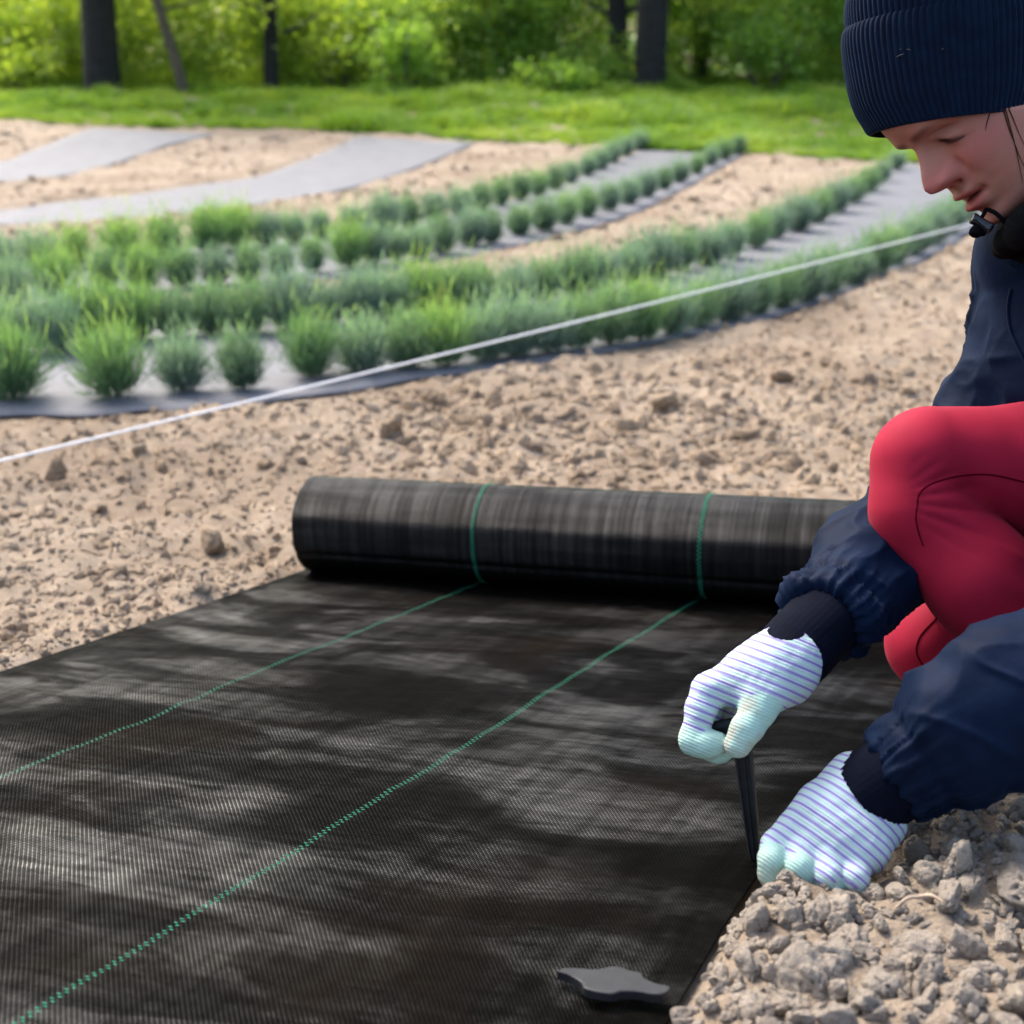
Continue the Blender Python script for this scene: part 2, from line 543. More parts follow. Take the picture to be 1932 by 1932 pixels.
HAND_AT = G(1545, 1655)
def soil_height(x, y):
    w1, v1 = worley2(x * 9 + 0.3 * vnoise(x * 5, y * 5), y * 9 + 0.3 * vnoise(x * 5, y * 5, seed=4), 31)
    w2, v2 = worley2(x * 22, y * 22, 33)
    n = 0.026 * fbm(x * 2.2, y * 2.2, octaves=3, seed=41) + 0.034 * (0.55 - w1) * (0.4 + v1) + 0.014 * (0.5 - w2) * (0.3 + v2) + 0.007 * fbm(x * 40, y * 40, octaves=3, seed=43)
    n = n + (0.030 * fbm(x * 1.7, y * 1.7, octaves=2, seed=46) + 0.020 * (0.5 - worley2(x * 4.2, y * 4.2, 37)[0])) * sstep(3.6, 6, y)
    k = np.full(np.shape(x), 1.0)
    m = np.full(np.shape(x), 0.0)
    sd = poly_sd(FAB_POLY, x, y)
    k = sstep(-0.005, 0.05, sd)
    right = sstep(0.9, 0.2, sd) * (sd > -0.02) * ((x - R0[0]) * 1.0125 - (y - R0[1]) * 0.5336 > 0.9)
    for sp in STRIP_POLY:
        k = k * sstep(-0.02, 0.09, poly_sd(sp, x, y))
    return ground(x, y) + n * k - 0.004 * (1 - k) + 0.014 * k + 0.018 * right * k - 0.045 * np.exp(-((x - HAND_AT[0]) / .085) ** 2 - ((y - HAND_AT[1]) / .06) ** 2)

# soil sheet: fine near the camera, coarser far away, reaching the horizon
dep = np.concatenate([np.geomspace(0.55, 30, 640), np.geomspace(31, 900, 40)])
ss = np.linspace(-0.95, 0.95, 460)
DX = dep[:, None] * ss[None, :]
DY = np.repeat(dep[:, None], len(ss), 1)
ZZ = soil_height(DX, DY)
obj('soil', mesh_from('soil', np.stack([DX, DY, ZZ], -1), grid_faces(len(dep), len(ss))[:, ::-1], SOIL), kind='structure')

# ================================================================ woven fabric
def weave_material(name, shine=0.0):
    m = NT(name)
    uv = uv_co(m)
    sep = m.n('ShaderNodeSeparateXYZ'); m.l(uv, sep.inputs[0])
    u, v = m.math('MULTIPLY', sep.outputs[0], 1 / 0.0027), m.math('MULTIPLY', sep.outputs[1], 1 / 0.0031)
    fu, fv = m.math('FRACT', u), m.math('FRACT', v)
    par = m.math('FLOORED_MODULO', m.math('ADD', m.math('FLOOR', u), m.math('FLOOR', v)), 2.0)
    su = m.math('SINE', m.math('MULTIPLY', fu, math.pi)); sv = m.math('SINE', m.math('MULTIPLY', fv, math.pi))
    warp = m.math('MULTIPLY', m.math('POWER', su, 0.45), m.math('ADD', 0.08, m.math('MULTIPLY', sv, 0.92)))
    weft = m.math('MULTIPLY', m.math('POWER', sv, 0.45), m.math('ADD', 0.05, m.math('MULTIPLY', su, 0.70)))
    h = m.math('ADD', m.math('MULTIPLY', warp, par), m.math('MULTIPLY', weft, m.math('SUBTRACT', 1.0, par)))
    def stretched(sx, sy, detail=3, rough=0.55):
        q = m.n('ShaderNodeMapping'); m.l(uv, q.inputs[0]); q.inputs['Scale'].default_value = (sx, sy, 1)
        return m.noise(q.outputs[0], 1.0, detail, rough)
    streak, streak2 = stretched(300, 5), stretched(4, 260)
    wq = m.n('ShaderNodeMapping'); m.l(uv, wq.inputs[0]); wq.inputs['Rotation'].default_value = (0, 0, 0.32); wq.inputs['Scale'].default_value = (2.6, 7.0, 1)
    wn_ = m.n('ShaderNodeTexNoise'); m.l(wq.outputs[0], wn_.inputs['Vector']); wn_.inputs['Scale'].default_value = 1.0; wn_.inputs['Detail'].default_value = 5; wn_.inputs['Roughness'].default_value = 0.6; wn_.inputs['Distortion'].default_value = 0.7
    folds = wn_.outputs['Fac']                      # fold highlights painted into the specular level as bands across the cloth
    pull = stretched(42, 1.2, 3)                             # pulled tapes along it
    blot = m.noise(uv, 3.1, 4)
    dirt = m.math('MULTIPLY', m.ramp(blot, [(0.52, (0, 0, 0)), (0.70, (1, 1, 1))]), 0.7)
    hole = m.ramp(h, [(0.20, (0.12,) * 3), (0.55, (1,) * 3)])
    c = m.mix(dirt, (0.0036, 0.0033, 0.0030), (0.0125, 0.0078, 0.0048))
    m.base(m.mix(1.0, c, hole, 'MULTIPLY'))
    m.b.inputs['Specular Tint'].default_value = (1.0, 0.97, 0.93, 1)
    rg = m.math('ADD', 0.16, m.math('MULTIPLY', m.math('ADD', streak, streak2), 0.20))
    m.l(rg, m.b.inputs['Roughness'])
    broad = m.ramp(m.noise(uv, 1.9, 2), [(0.35, (0.25,) * 3), (0.6, (1.0,) * 3)])
    gl = m.ramp(folds, [(0.42, (0.05,) * 3), (0.50, (0.15,) * 3), (0.57, (0.70,) * 3), (0.66, (1.5,) * 3)])
    gl = m.math('MULTIPLY', gl, broad)
    gl = m.math('MULTIPLY', gl, m.ramp(stretched(16, 75, 4, 0.6), [(0.36, (0.35,) * 3), (0.60, (1.25,) * 3)]))
    if shine:
        gl = m.math('MULTIPLY', m.ramp(stretched(120, 3.0, 5, 0.65), [(0.36, (0.28,) * 3), (0.64, (1.0,) * 3)]), m.ramp(stretched(3, 22, 3), [(0.35, (0.45,) * 3), (0.6, (1.1,) * 3)]))  # roll only: sheen streaks and lengthwise highlight bands painted into the specular level
    gl = m.math('MULTIPLY', gl, m.ramp(pull, [(0.36, (0.45,) * 3), (0.60, (1.0,) * 3)]))
    gl = m.math('MULTIPLY', gl, m.math('SUBTRACT', 1.0, m.math('MULTIPLY', dirt, 0.35)))
    tape = m.math('ADD', 0.22, m.math('MULTIPLY', par, 0.78))          # warp tapes lie flat and shine, weft tapes hide
    sp = m.math('MULTIPLY', m.math('MULTIPLY', hole, tape), m.math('ADD', 0.012 + shine * 0.06, m.math('MULTIPLY', gl, 1.0)))
    m.l(sp, m.b.inputs['Specular IOR Level'])
    hh = m.math('ADD', h, m.math('MULTIPLY', m.math('ADD', streak, streak2), 0.3))
    m.bump(hh, 0.8, 0.0011)
    return m.m
WEAVE = weave_material('woven_black_fabric')
WEAVE_ROLL = weave_material('woven_black_fabric_roll_sheen', 1.0)
GREEN = simple('green_tape', (0.010, 0.140, 0.078), 0.7, 0.12, 300, Specular_IOR_Level=0.12)
STRIPMAT = simple('sky_sheen_ground_cloth', (0.125, 0.125, 0.135), 0.75, 0.16, 5, 0.3, 0.003)  # sky sheen on dark cloth put into an even grey base colour

roll_root = empty('landscape_fabric', Vector(fab(0.5, 0.0)), 'roll of black woven ground fabric with green lines, partly unrolled toward the camera', 'fabric')
nt, ns = 520, 420
tt, st = np.meshgrid(np.linspace(0, 1, nt), np.linspace(0, 1, ns), indexing='ij')
V = fab(st, tt)
uvs = np.stack([st * FW, tt * FLEN], -1).reshape(-1, 2)
sh = obj('unrolled_sheet', mesh_from('unrolled_sheet', V, grid_faces(nt, ns), WEAVE, uv=uvs), roll_root)
md = sh.modifiers.new('thickness', 'SOLIDIFY'); md.thickness = 0.0012; md.offset = -1

def dashes(fn, length, half=0.0044, pitch=0.0082):
    """two staggered columns of short green tapes; fn(a, b) gives the point a metres along and b metres across"""
    n = int(length / pitch)
    k = np.arange(n)
    Vs = []
    for c, (o0, ph) in enumerate(((-half, 0.0), (0.0, 0.5))):
        a0 = (k + ph) * pitch + 0.0003; a1 = a0 + pitch * 0.56
        b0, b1 = o0 + 0.0002, o0 + half - 0.0002
        am = (a0 + a1) / 2
        q = np.stack([fn(a0, b0, 0.0004), fn(am, b0, 0.0011), fn(a1, b0, 0.0004), fn(a1, b1, 0.0004), fn(am, b1, 0.0011), fn(a0, b1, 0.0004)], 1)
        Vs.append(q.reshape(-1, 3))
    V = np.concatenate(Vs)
    b = np.arange(len(V) // 6)[:, None] * 6
    return V, np.concatenate([b + np.array([[0, 1, 4, 5]]), b + np.array([[1, 2, 3, 4]])])
for li in (1, 2):
    L = FLEN
    V, F = dashes(lambda a, b, up: fab(S4[li] + (np.zeros_like(a) + b) / FW, a / L, 0.0004 + up), L)
    obj('green_line', mesh_from('green_line', V, F, GREEN, smooth=False), roll_root)

# the roll itself: a spiral of fabric
AX0 = np.array([*A4[0], 0]); AX1 = np.array([*A4[3], 0])
AX0[2], AX1[2] = ground(*A4[0]) + 0.008, ground(*A4[3]) + 0.008
RR = 0.1005
ax = AX1 - AX0; AXL = np.linalg.norm(ax); ax /= AXL
upv = np.array([0, 0, 1.0]) - ax * ax[2]; upv /= np.linalg.norm(upv)
back = np.cross(upv, ax); back *= np.sign(back[1])            # away from the camera
c0 = AX0 + upv * RR - back * 0.045
def roll_pt(a, ang, r):
    """a metres along the roll, ang from straight down going up the camera side"""
    a, ang, r = np.broadcast_arrays(np.asarray(a, float), np.asarray(ang, float), np.asarray(r, float))
    return c0 + a[..., None] * ax + r[..., None] * (-np.cos(ang)[..., None] * upv - np.sin(ang)[..., None] * back)
def roll_r(a, ang):
    return RR + 0.0011 * vnoise(a * 2, ang * 1.5, seed=51) + 0.0006 * vnoise(a * 70, ang * 0.7, seed=52) + 0.0008 * vnoise(a * 9, ang * 3, seed=53) \
        - 0.0020 * np.exp(-((ang - 1.22) / 0.055) ** 2) + 0.0012 * np.cos(6 * ang + 0.6 * np.sin(a * 2)) + 0.0011 * vnoise(a * 0.8, ang * 5, seed=54)
na, ng_ = 560, 200
aa, gg = np.meshgrid(np.linspace(0, AXL, na), np.linspace(-0.3, 2 * math.pi - 0.3, ng_), indexing='ij')
rr = roll_r(aa, gg) + 0.0
outer = roll_pt(aa, gg, rr)
uvr = np.stack([aa, gg * RR], -1).reshape(-1, 2)
ro = obj('roll', mesh_from('roll', outer, grid_faces(na, ng_)[:, ::-1], WEAVE_ROLL, uv=uvr), roll_root)
md = ro.modifiers.new('thickness', 'SOLIDIFY'); md.thickness = 0.0012; md.offset = -1
# wound layers seen at the two ends
for end, a_in in ((0, 0.004), (1, AXL - 0.004)):
    turns, n = 22, 22 * 40
    th = np.linspace(0, turns * 2 * math.pi, n)
    r = np.linspace(0.028, RR - 0.0015, n)
    e0 = roll_pt(np.full(n, a_in), th, r)
    e1 = roll_pt(np.full(n, a_in + (0.08 if end == 0 else -0.08)), th, r)
    V = np.stack([e0, e1], 1).reshape(-1, 3)
    u2 = np.stack([np.tile([0, 0.08], n), np.repeat(th * 0.05, 2)], -1)
    obj('wound_layers', mesh_from('wound_layers', V, grid_faces(n, 2), WEAVE, uv=u2), roll_root)
for li in (1, 2):
    a_at = float(np.dot(np.array([*A4[li], ground(*A4[li])]) - AX0, ax))
    V, F = dashes(lambda a, b, up: roll_pt(a_at + np.zeros_like(a) + b, a / RR, roll_r(a_at + np.zeros_like(a) + b, a / RR) + 0.0006 + up), 2 * math.pi * RR * 0.9, half=0.0040)
    obj('green_line', mesh_from('green_line', V, F, GREEN, smooth=False), ro)

# ---- grey strips in the field
strip_labels = ['pale grey ground cloth under the nearest double row of lavender',
                'pale grey ground cloth under the second double row of lavender',
                'bare pale grey ground cloth strip just behind the lavender rows',
                'farthest bare grey ground cloth strip, at the left under the trees']
for k, (a, b) in enumerate(STRIP_W):
    n = 160
    pa, pb = smooth_path(a, n), smooth_path(b, n)
    m = 14
    f = np.linspace(0, 1, m)[None, :, None]
    V = pa[:, None] * (1 - f) + pb[:, None] * f
    jag = 0.05 * vnoise(V[..., 0] * 4, V[..., 1] * 4, seed=60 + k)
    ed = (np.abs(f[..., 0] - 0.5) > 0.499)
    V[..., 1] += np.where(ed, jag, 0)
    V[..., 2] = ground(V[..., 0], V[..., 1]) + 0.009 + 0.007 * vnoise(V[..., 0] * 3, V[..., 1] * 3, seed=70 + k) * (~ed)
    o = obj('ground_cloth_strip', mesh_from('ground_cloth_strip', V, grid_faces(n, m)[:, ::-1], STRIPMAT), None, strip_labels[k], 'ground cloth', 'grey cloth strips in the field')
    md = o.modifiers.new('thickness', 'SOLIDIFY'); md.thickness = 0.003; md.offset = -1

# ================================================================ soil clods
def clod_mesh(k):
    bm = bmesh.new()
    bmesh.ops.create_icosphere(bm, subdivisions=4, radius=1.0)
    V = np.array([v.co for v in bm.verts]); F = [[v.index for v in f.verts] for f in bm.faces]
    bm.free()
    r2 = np.random.default_rng(100 + k)
    for _ in range(15):                                     # broken faces
        n = r2.normal(size=3); n /= np.linalg.norm(n)
        d = r2.uniform(0.5, 0.88)
        s = V @ n
        V = V - np.where(s > d, (s - d) * 0.9, 0)[:, None] * n
    N = V / np.linalg.norm(V, axis=1)[:, None]
    q = V * 1.6 + 10 * k
    disp = 0.16 * fbm(q[:, 0], q[:, 1], q[:, 2], 3, seed=k) + 0.10 * (0.5 - np.abs(vnoise(q[:, 0] * 2.2, q[:, 1] * 2.2, q[:, 2] * 2.2, seed=k + 50))) \
        + 0.085 * fbm(q[:, 0] * 5, q[:, 1] * 6, q[:, 2] * 6, 3, seed=k + 70, gain=0.65)
    pit = np.maximum(0, vnoise(q[:, 0] * 4, q[:, 1] * 4, q[:, 2] * 4, seed=k + 90) - 0.35)
    V = V + N * (disp - 0.45 * pit)[:, None]
    V *= np.array([1, r2.uniform(0.75, 1), r2.uniform(0.62, 0.9)])
    return mesh_from('clod', V, np.array(F), CLOD)
CLODS = [source('clod_shape', clod_mesh(k)) for k in range(10)]
CLODS_GREY = []
for c_ in CLODS:
    me_ = c_.data.copy(); me_.materials.clear(); me_.materials.append(CLOD_GREY); CLODS_GREY.append(source('grey_clod_shape', me_))

def rand_rot(n, r=rng): return r.uniform(0, 2 * math.pi, (n, 3))
def outside_all(x, y, margin=0.0, smargin=-0.02):
    ok = poly_sd(FAB_POLY, x, y) > margin
    for sp in STRIP_POLY: ok &= poly_sd(sp, x, y) > smargin
    return ok
_hb = GL([(1425, 1722), (1640, 1722), (1425, 1590), (1640, 1590)])
HAND_BOX = (_hb.min(0), _hb.max(0))       # the near hand rests here
def clod_field(name, label, n, srange, drange, rmin, rmax, power, margin=None, bury=0.25, keep=None, seed=0, per_depth=False, hand_room=False):
    r = np.random.default_rng(seed)
    s = r.uniform(*srange, n); lo, hi = np.log(drange[0]), np.log(drange[1])
    d = np.exp(r.uniform(lo, hi, n)) if per_depth else np.sqrt(r.uniform(drange[0] ** 2, drange[1] ** 2, n))
    x, y = s * d, d
    rad = rmin * (1 - r.random(n) * (1 - (rmin / rmax) ** power)) ** (-1 / power)
    if per_depth: rad = rad * (d / drange[0]) ** 0.35 * (0.85 + 0.35 * vnoise(x * 1.3, y * 1.3, seed=99))
    ok = outside_all(x, y, 0.0 if margin is None else margin) & (poly_sd(FAB_POLY, x, y) > rad * 0.75) & (y < 21)
    if keep is not None: ok &= keep(x, y)
    x, y, rad, n = x[ok], y[ok], rad[ok], int(ok.sum())
    z = soil_height(x, y) + rad * (r.uniform(-0.65, 0.12, n) if per_depth else r.uniform(-0.2, 0.5, n))
    scl = rad[:, None] * r.uniform(0.8, 1.25, (n, 3))
    if hand_room:
        ok = ~((x > HAND_BOX[0][0]) & (x < HAND_BOX[1][0]) & (y > HAND_BOX[0][1]) & (y < HAND_BOX[1][1]))
        x, y, z, scl = x[ok], y[ok], z[ok], scl[ok]; n = len(x)
    return scatter(name, np.stack([x, y, z], -1), rand_rot(n, r), scl, r.integers(0, len(CLODS), n), CLODS if per_depth else CLODS_GREY, kind='stuff', label=label, cat='soil')
fab_side = lambda x, y: ((x - R0[0]) * 1.0125 - (y - R0[1]) * 0.5336) > 0.6      # right of the fabric
clod_field('soil_crumbs', 'pale crumbly soil lumps heaped along the right fabric edge', 13000, (0.02, 0.95), (0.75, 2.9), 0.006, 0.027, 1.6, keep=fab_side, seed=1, hand_room=True)
clod_field('soil_grit', 'fine soil grit between the lumps right of the fabric', 14000, (0.02, 0.95), (0.75, 2.6), 0.0028, 0.009, 2.0, keep=fab_side, seed=2, hand_room=True)
left_of = lambda x, y: ~((((x - R0[0]) * 1.0125 - (y - R0[1]) * 0.5336) > 0.6) & (y < 2.6))
clod_field('field_clods', 'tan soil clods covering the dug bed behind the roll', 30000, (-0.75, 0.75), (1.6, 21.0), 0.008, 0.034, 1.7, keep=left_of, seed=3, per_depth=True, hand_room=True)
clod_field('field_crumbs', 'small tan soil crumbs scattered over the dug bed', 26000, (-0.7, 0.7), (1.6, 7.0), 0.005, 0.014, 1.6, keep=left_of, seed=4, per_depth=True, hand_room=True)

def single_clod(px, py, size, k, label, sink=0.35):
    g = G(px, py)
    o = bpy.data.objects.new('soil_clod', (CLODS_GREY if py > 1400 else CLODS)[k].data)
    COL.objects.link(o)
    o.location = (g[0], g[1], float(soil_height(np.array([g[0]]), np.array([g[1]]))[0]) + size * sink)
    o.rotation_euler = (0.3 * k, 0.2, 1.1 * k)
    o.scale = (size, size * 0.9, size * 0.85)
    o['label'] = label; o['category'] = 'clod'; o['group'] = 'big soil clods'
    return o
single_clod(1925, 1765, 0.044, 1, 'largest pale soil lump at the right edge below the near sleeve')
single_clod(1778, 1790, 0.022, 4, 'grey soil lump in front of the near glove, left of the largest lump', 0.6)
single_clod(1920, 1590, 0.040, 6, 'round brown pitted soil lump under the near sleeve at the right edge')
single_clod(1470, 738, 0.060, 2, 'dark lone soil clod on the bare bed below the white string')
single_clod(1255, 790, 0.055, 3, 'dark soil clod on the bare bed above the roll')
single_clod(400, 1045, 0.045, 5, 'grey soil clod left of the roll end', 0.5)
single_clod(740, 835, 0.060, 7, 'rounded tan clod behind the left part of the roll', 0.4)
single_clod(110, 915, 0.045, 8, 'whitish soil clod under the left end of the white string', 0.5)

# ================================================================ lavender plants
def lavender_mesh(k, tall):
    r = np.random.default_rng(300 + k)
    n = 1900
    # stems fan out from the base into a rounded clump
    az = r.uniform(0, 2 * math.pi, n); el = np.abs(r.normal(0, 0.46, n))
    rad0 = 0.045 * np.sqrt(r.random(n))
    L = r.uniform(0.16, 0.27, n) * (1 - 0.35 * np.clip(el, 0, 1)) * tall
    shoot = r.random(n) < 0.025
    L = np.where(shoot, L * 1.22, L)
    t0 = np.where(shoot, 0.82, r.uniform(0.0, 0.78, n))                      # leaf sits this far up its stem
    dirv = np.stack([np.sin(el) * np.cos(az), np.sin(el) * np.sin(az), np.cos(el)], -1)
    base = np.stack([rad0 * np.cos(az), rad0 * np.sin(az), np.zeros(n)], -1)
    p0 = base + dirv * (L * t0)[:, None]
    flop = r.normal(0, 0.33, (n, 3)); flop[:, 2] += 0.10
    ld = dirv + flop; ld /= np.linalg.norm(ld, axis=1)[:, None]
    ln = r.uniform(0.035, 0.075, n) * (1.1 if tall > 1 else 0.9)
    p1 = p0 + ld * (ln * 0.55)[:, None]
    p2 = p1 + (ld + np.array([0, 0, 0.15]) + r.normal(0, 0.12, (n, 3))) * (ln * 0.5)[:, None]
    side = np.cross(ld, r.normal(size=(n, 3))); side /= np.linalg.norm(side, axis=1)[:, None]
    w = r.uniform(0.0011, 0.0023, n)[:, None]
    V = np.stack([p0 - side * w * 0.6, p0 + side * w * 0.6, p1 - side * w, p1 + side * w, p2], 1).reshape(-1, 3)
    b = np.arange(n)[:, None] * 5
    F = np.concatenate([b + np.array([[0, 1, 3]]), b + np.array([[0, 3, 2]]), b + np.array([[2, 3, 4]])])
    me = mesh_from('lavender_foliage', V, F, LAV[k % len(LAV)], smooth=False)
    at = me.attributes.new('height_tint', 'FLOAT', 'POINT')
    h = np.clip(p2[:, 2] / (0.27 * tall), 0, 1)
    tint = np.clip(h ** 1.3 * 0.85 + r.normal(0, 0.13, n), 0, 1)      # paler and yellower with height, plus random scatter
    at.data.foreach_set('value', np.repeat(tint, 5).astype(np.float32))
    sp = []
    for q in range(14):
        a, e = r.uniform(0, 6.28), abs(r.normal(0, 0.3))
        d = np.array([math.sin(e) * math.cos(a), math.sin(e) * math.sin(a), math.cos(e)])
        sp.append(tube([d * 0.0 + [0, 0, -0.01], d * 0.08 * tall, d * 0.17 * tall], [0.003, 0.0025, 0.0012], 5))
    V2, F2 = merge(sp)
    ms = mesh_from('lavender_stems', V2, F2, STEM)
    return me, ms
STEM = simple('lavender_stem', (0.12, 0.13, 0.06), 0.8)
LAV = [leaf_material('lavender_leaf_green', [(0.0, (0.055, 0.12, 0.07)), (0.35, (0.13, 0.25, 0.13)), (0.65, (0.23, 0.40, 0.12)), (1.0, (0.46, 0.60, 0.13))], 0.42, attr='height_tint'),
       leaf_material('lavender_leaf_grey', [(0.0, (0.075, 0.13, 0.11)), (0.4, (0.20, 0.30, 0.255)), (0.75, (0.24, 0.39, 0.25)), (1.0, (0.37, 0.53, 0.23))], 0.38, attr='height_tint'),
       leaf_material('lavender_leaf_mid', [(0.0, (0.055, 0.115, 0.085)), (0.4, (0.155, 0.265, 0.175)), (0.75, (0.23, 0.39, 0.17)), (1.0, (0.40, 0.56, 0.15))], 0.42, attr='height_tint')]
LMESH = [lavender_mesh(k, t) for k, t in enumerate((1.2, 0.92, 1.0, 1.1, 0.88, 1.05))]
ROWS = {
 'front row': [(28, 757, 1.12), (222, 752, 1.12), (346, 742, .88), (462, 738, .95), (588, 716, 1.12), (686, 704, .88), (766, 697, .95), (846, 694, 1.1), (912, 683, .9), (972, 676, 1.0), (1032, 668, .9), (1092, 660, .95), (1150, 652, 1.05), (1208, 645, 1.1), (1262, 633, .9), (1318, 622, .95), (1372, 609, 1.0), (1424, 598, .95), (1474, 584, .9), (1522, 570, 1.0), (1566, 554, .95), (1608, 538, .85), (1648, 520, 1.0), (1688, 500, .95), (1724, 482, 1.0), (1758, 462, .9), (1788, 442, .95), (1814, 424, .9)],
 'second row': [(8, 672, 1.0), (96, 668, 1.05), (176, 650, 1.15), (258, 645, 1.2), (330, 640, .9), (398, 634, .95), (470, 632, 1.0), (548, 625, 1.05), (622, 615, .8), (672, 610, 1.0), (734, 602, .9), (792, 596, 1.1), (846, 592, 1.0), (906, 592, 1.05), (968, 582, .9), (1026, 574, .95), (1082, 562, 1.05), (1136, 552, .9), (1188, 540, .95), (1238, 526, 1.05), (1286, 514, .95), (1332, 502, .9), (1378, 488, 1.0), (1422, 470, 1.0), (1464, 452, .95), (1502, 438, 1.05), (1540, 422, .95), (1576, 402, 1.0), (1608, 384, .95), (1638, 364, .9), (1666, 344, .9), (1690, 322, .9)],
 'third row': [(26, 588, 1.05), (112, 572, 1.1), (202, 548, 1.0), (268, 552, 1.1), (342, 545, 1.0), (408, 540, .85), (468, 536, .9), (528, 526, .8), (590, 516, .9), (658, 508, 1.2), (704, 500, 1.0), (748, 494, .8), (790, 490, .85), (834, 480, .95), (890, 466, .95), (930, 460, .95), (978, 446, .9), (1024, 438, .95), (1068, 426, 1.0), (1110, 412, .95), (1150, 400, .95), (1188, 388, .9), (1222, 374, .95), (1254, 360, .9), (1284, 346, .95), (1312, 330, .9), (1340, 314, .95), (1366, 302, .95), (1390, 292, .95)],
 'fourth row': [(12, 530, 1.0), (76, 518, 1.0), (140, 508, 1.1), (228, 500, 1.2), (318, 492, 1.15), (392, 478, 1.2), (448, 470, 1.25), (508, 466, .95), (556, 460, .9), (604, 452, .75), (668, 446, .8), (728, 440, 1.05), (774, 432, .95), (822, 418, .9), (864, 410, .85), (904, 400, .95), (944, 390, .9), (980, 380, .95), (1014, 372, .9), (1046, 360, .95), (1078, 348, .95), (1106, 334, .95), (1130, 322, .95), (1156, 308, 1.0), (1182, 296, 1.0), (1206, 284, 1.0)],
}
ordw = ['first', 'second', 'third', 'fourth', 'fifth', 'sixth', 'seventh', 'eighth', 'ninth', 'tenth', 'eleventh', 'twelfth', 'thirteenth', 'fourteenth', 'fifteenth', 'sixteenth', 'seventeenth', 'eighteenth', 'nineteenth', 'twentieth'] + ['twenty-' + w for w in ('first', 'second', 'third', 'fourth', 'fifth', 'sixth', 'seventh', 'eighth', 'ninth')] + ['thirtieth', 'thirty-first', 'thirty-second', 'thirty-third', 'thirty-fourth']
look = {0: 'tall bright green lavender bush', 1: 'short grey-green lavender bush', 2: 'rounded green lavender bush', 3: 'tall green lavender bush', 4: 'low grey-green lavender bush', 5: 'upright green lavender bush'}
pr = random.Random(5)
for rn, (row, spots) in enumerate(ROWS.items()):
    for i, (px, py, h) in enumerate(spots):
        g = G(px, py)
        cand = [0, 3] if h > 1.07 else ([1, 4] if h < 0.9 else [1, 2, 4, 5, 2])
        k = pr.choice(cand)
        t = empty('lavender_plant', (g[0], g[1], float(ground(g[0], g[1])) + 0.012), f'{look[k]}, {ordw[i]} from the left in the {row}', 'plant', 'lavender in the ' + row)
        sc = h / (1.2, 0.92, 1.0, 1.1, 0.88, 1.05)[k] * pr.uniform(0.93, 1.06) * 1.08
        wd = sc * pr.uniform(0.80, 1.0)
        t.scale = (wd, wd, sc)
        t.rotation_euler = (pr.uniform(-.13, .13), pr.uniform(-.13, .13), pr.uniform(0, 6.28))
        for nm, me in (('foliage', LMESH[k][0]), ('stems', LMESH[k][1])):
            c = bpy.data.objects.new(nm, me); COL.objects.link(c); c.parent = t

# ---- guide string stretched over the bed
def string_mesh():
    a, b = P(-160, 908, 3.35), P(2010, 377, 7.6)
    n = 60
    t = np.linspace(0, 1, n)[:, None]
    p = a * (1 - t) + b * t
    p[:, 2] -= 0.010 * 4 * t[:, 0] * (1 - t[:, 0])
    return p
sp_ = string_mesh()
STRING = simple('white_twine', (0.90, 0.89, 0.86), 0.7, 0.06, 200)
WOOD = simple('stake_wood', (0.30, 0.21, 0.12), 0.8, 0.3, 40, 0.4)
sr = empty('guide_string', Vector(sp_[0]), 'taut white guide string stretched across the bed in front of the lavender', 'string')
V, F = tube(sp_, 0.0040, 8)
obj('cord', mesh_from('cord', V, F, STRING), sr)
for e in (0, -1):
    x, y = sp_[e][0], sp_[e][1]
    z = float(ground(x, y))
    V, F = tube([[x, y, z - 0.12], [x, y, z + 0.1], [x, y, sp_[e][2] + 0.05]], [0.004, 0.012, 0.013], 6)
    obj('stake', mesh_from('stake', V, F, WOOD, smooth=False), sr)

# ================================================================ meadow, trees, undergrowth
gl = smooth_path(GRASS_LINE, 120)
rows = np.concatenate([np.linspace(0, 9, 30), np.geomspace(9.5, 700, 30)])
GX = np.repeat(gl[None, :, 0], len(rows), 0) * (1 + rows[:, None] / 14)
GY = gl[None, :, 1] + 0.5 * vnoise(gl[:, 0] * 1.1, gl[:, 1] * 0 + 2, seed=83)[None, :] + 0.15 * vnoise(gl[:, 0] * 4, gl[:, 1] * 0 + 1, seed=80)[None, :] + rows[:, None]
GZ = ground(GX, GY) + 0.022 + 0.02 * vnoise(GX * 1.5, GY * 1.5, seed=81) * (rows[:, None] > 0.01)
mm = NT('meadow_ground')
f = mm.noise(geo_pos(mm), 1.7, 5)
mm.base(mm.ramp(f, [(0.3, (0.06, 0.13, 0.02)), (0.55, (0.11, 0.21, 0.03)), (0.75, (0.19, 0.26, 0.05))])); mm.set(Roughness=0.9)
obj('meadow', mesh_from('meadow', np.stack([GX, GY, GZ], -1), grid_faces(len(rows), 120)[:, ::-1], mm.m), kind='structure')

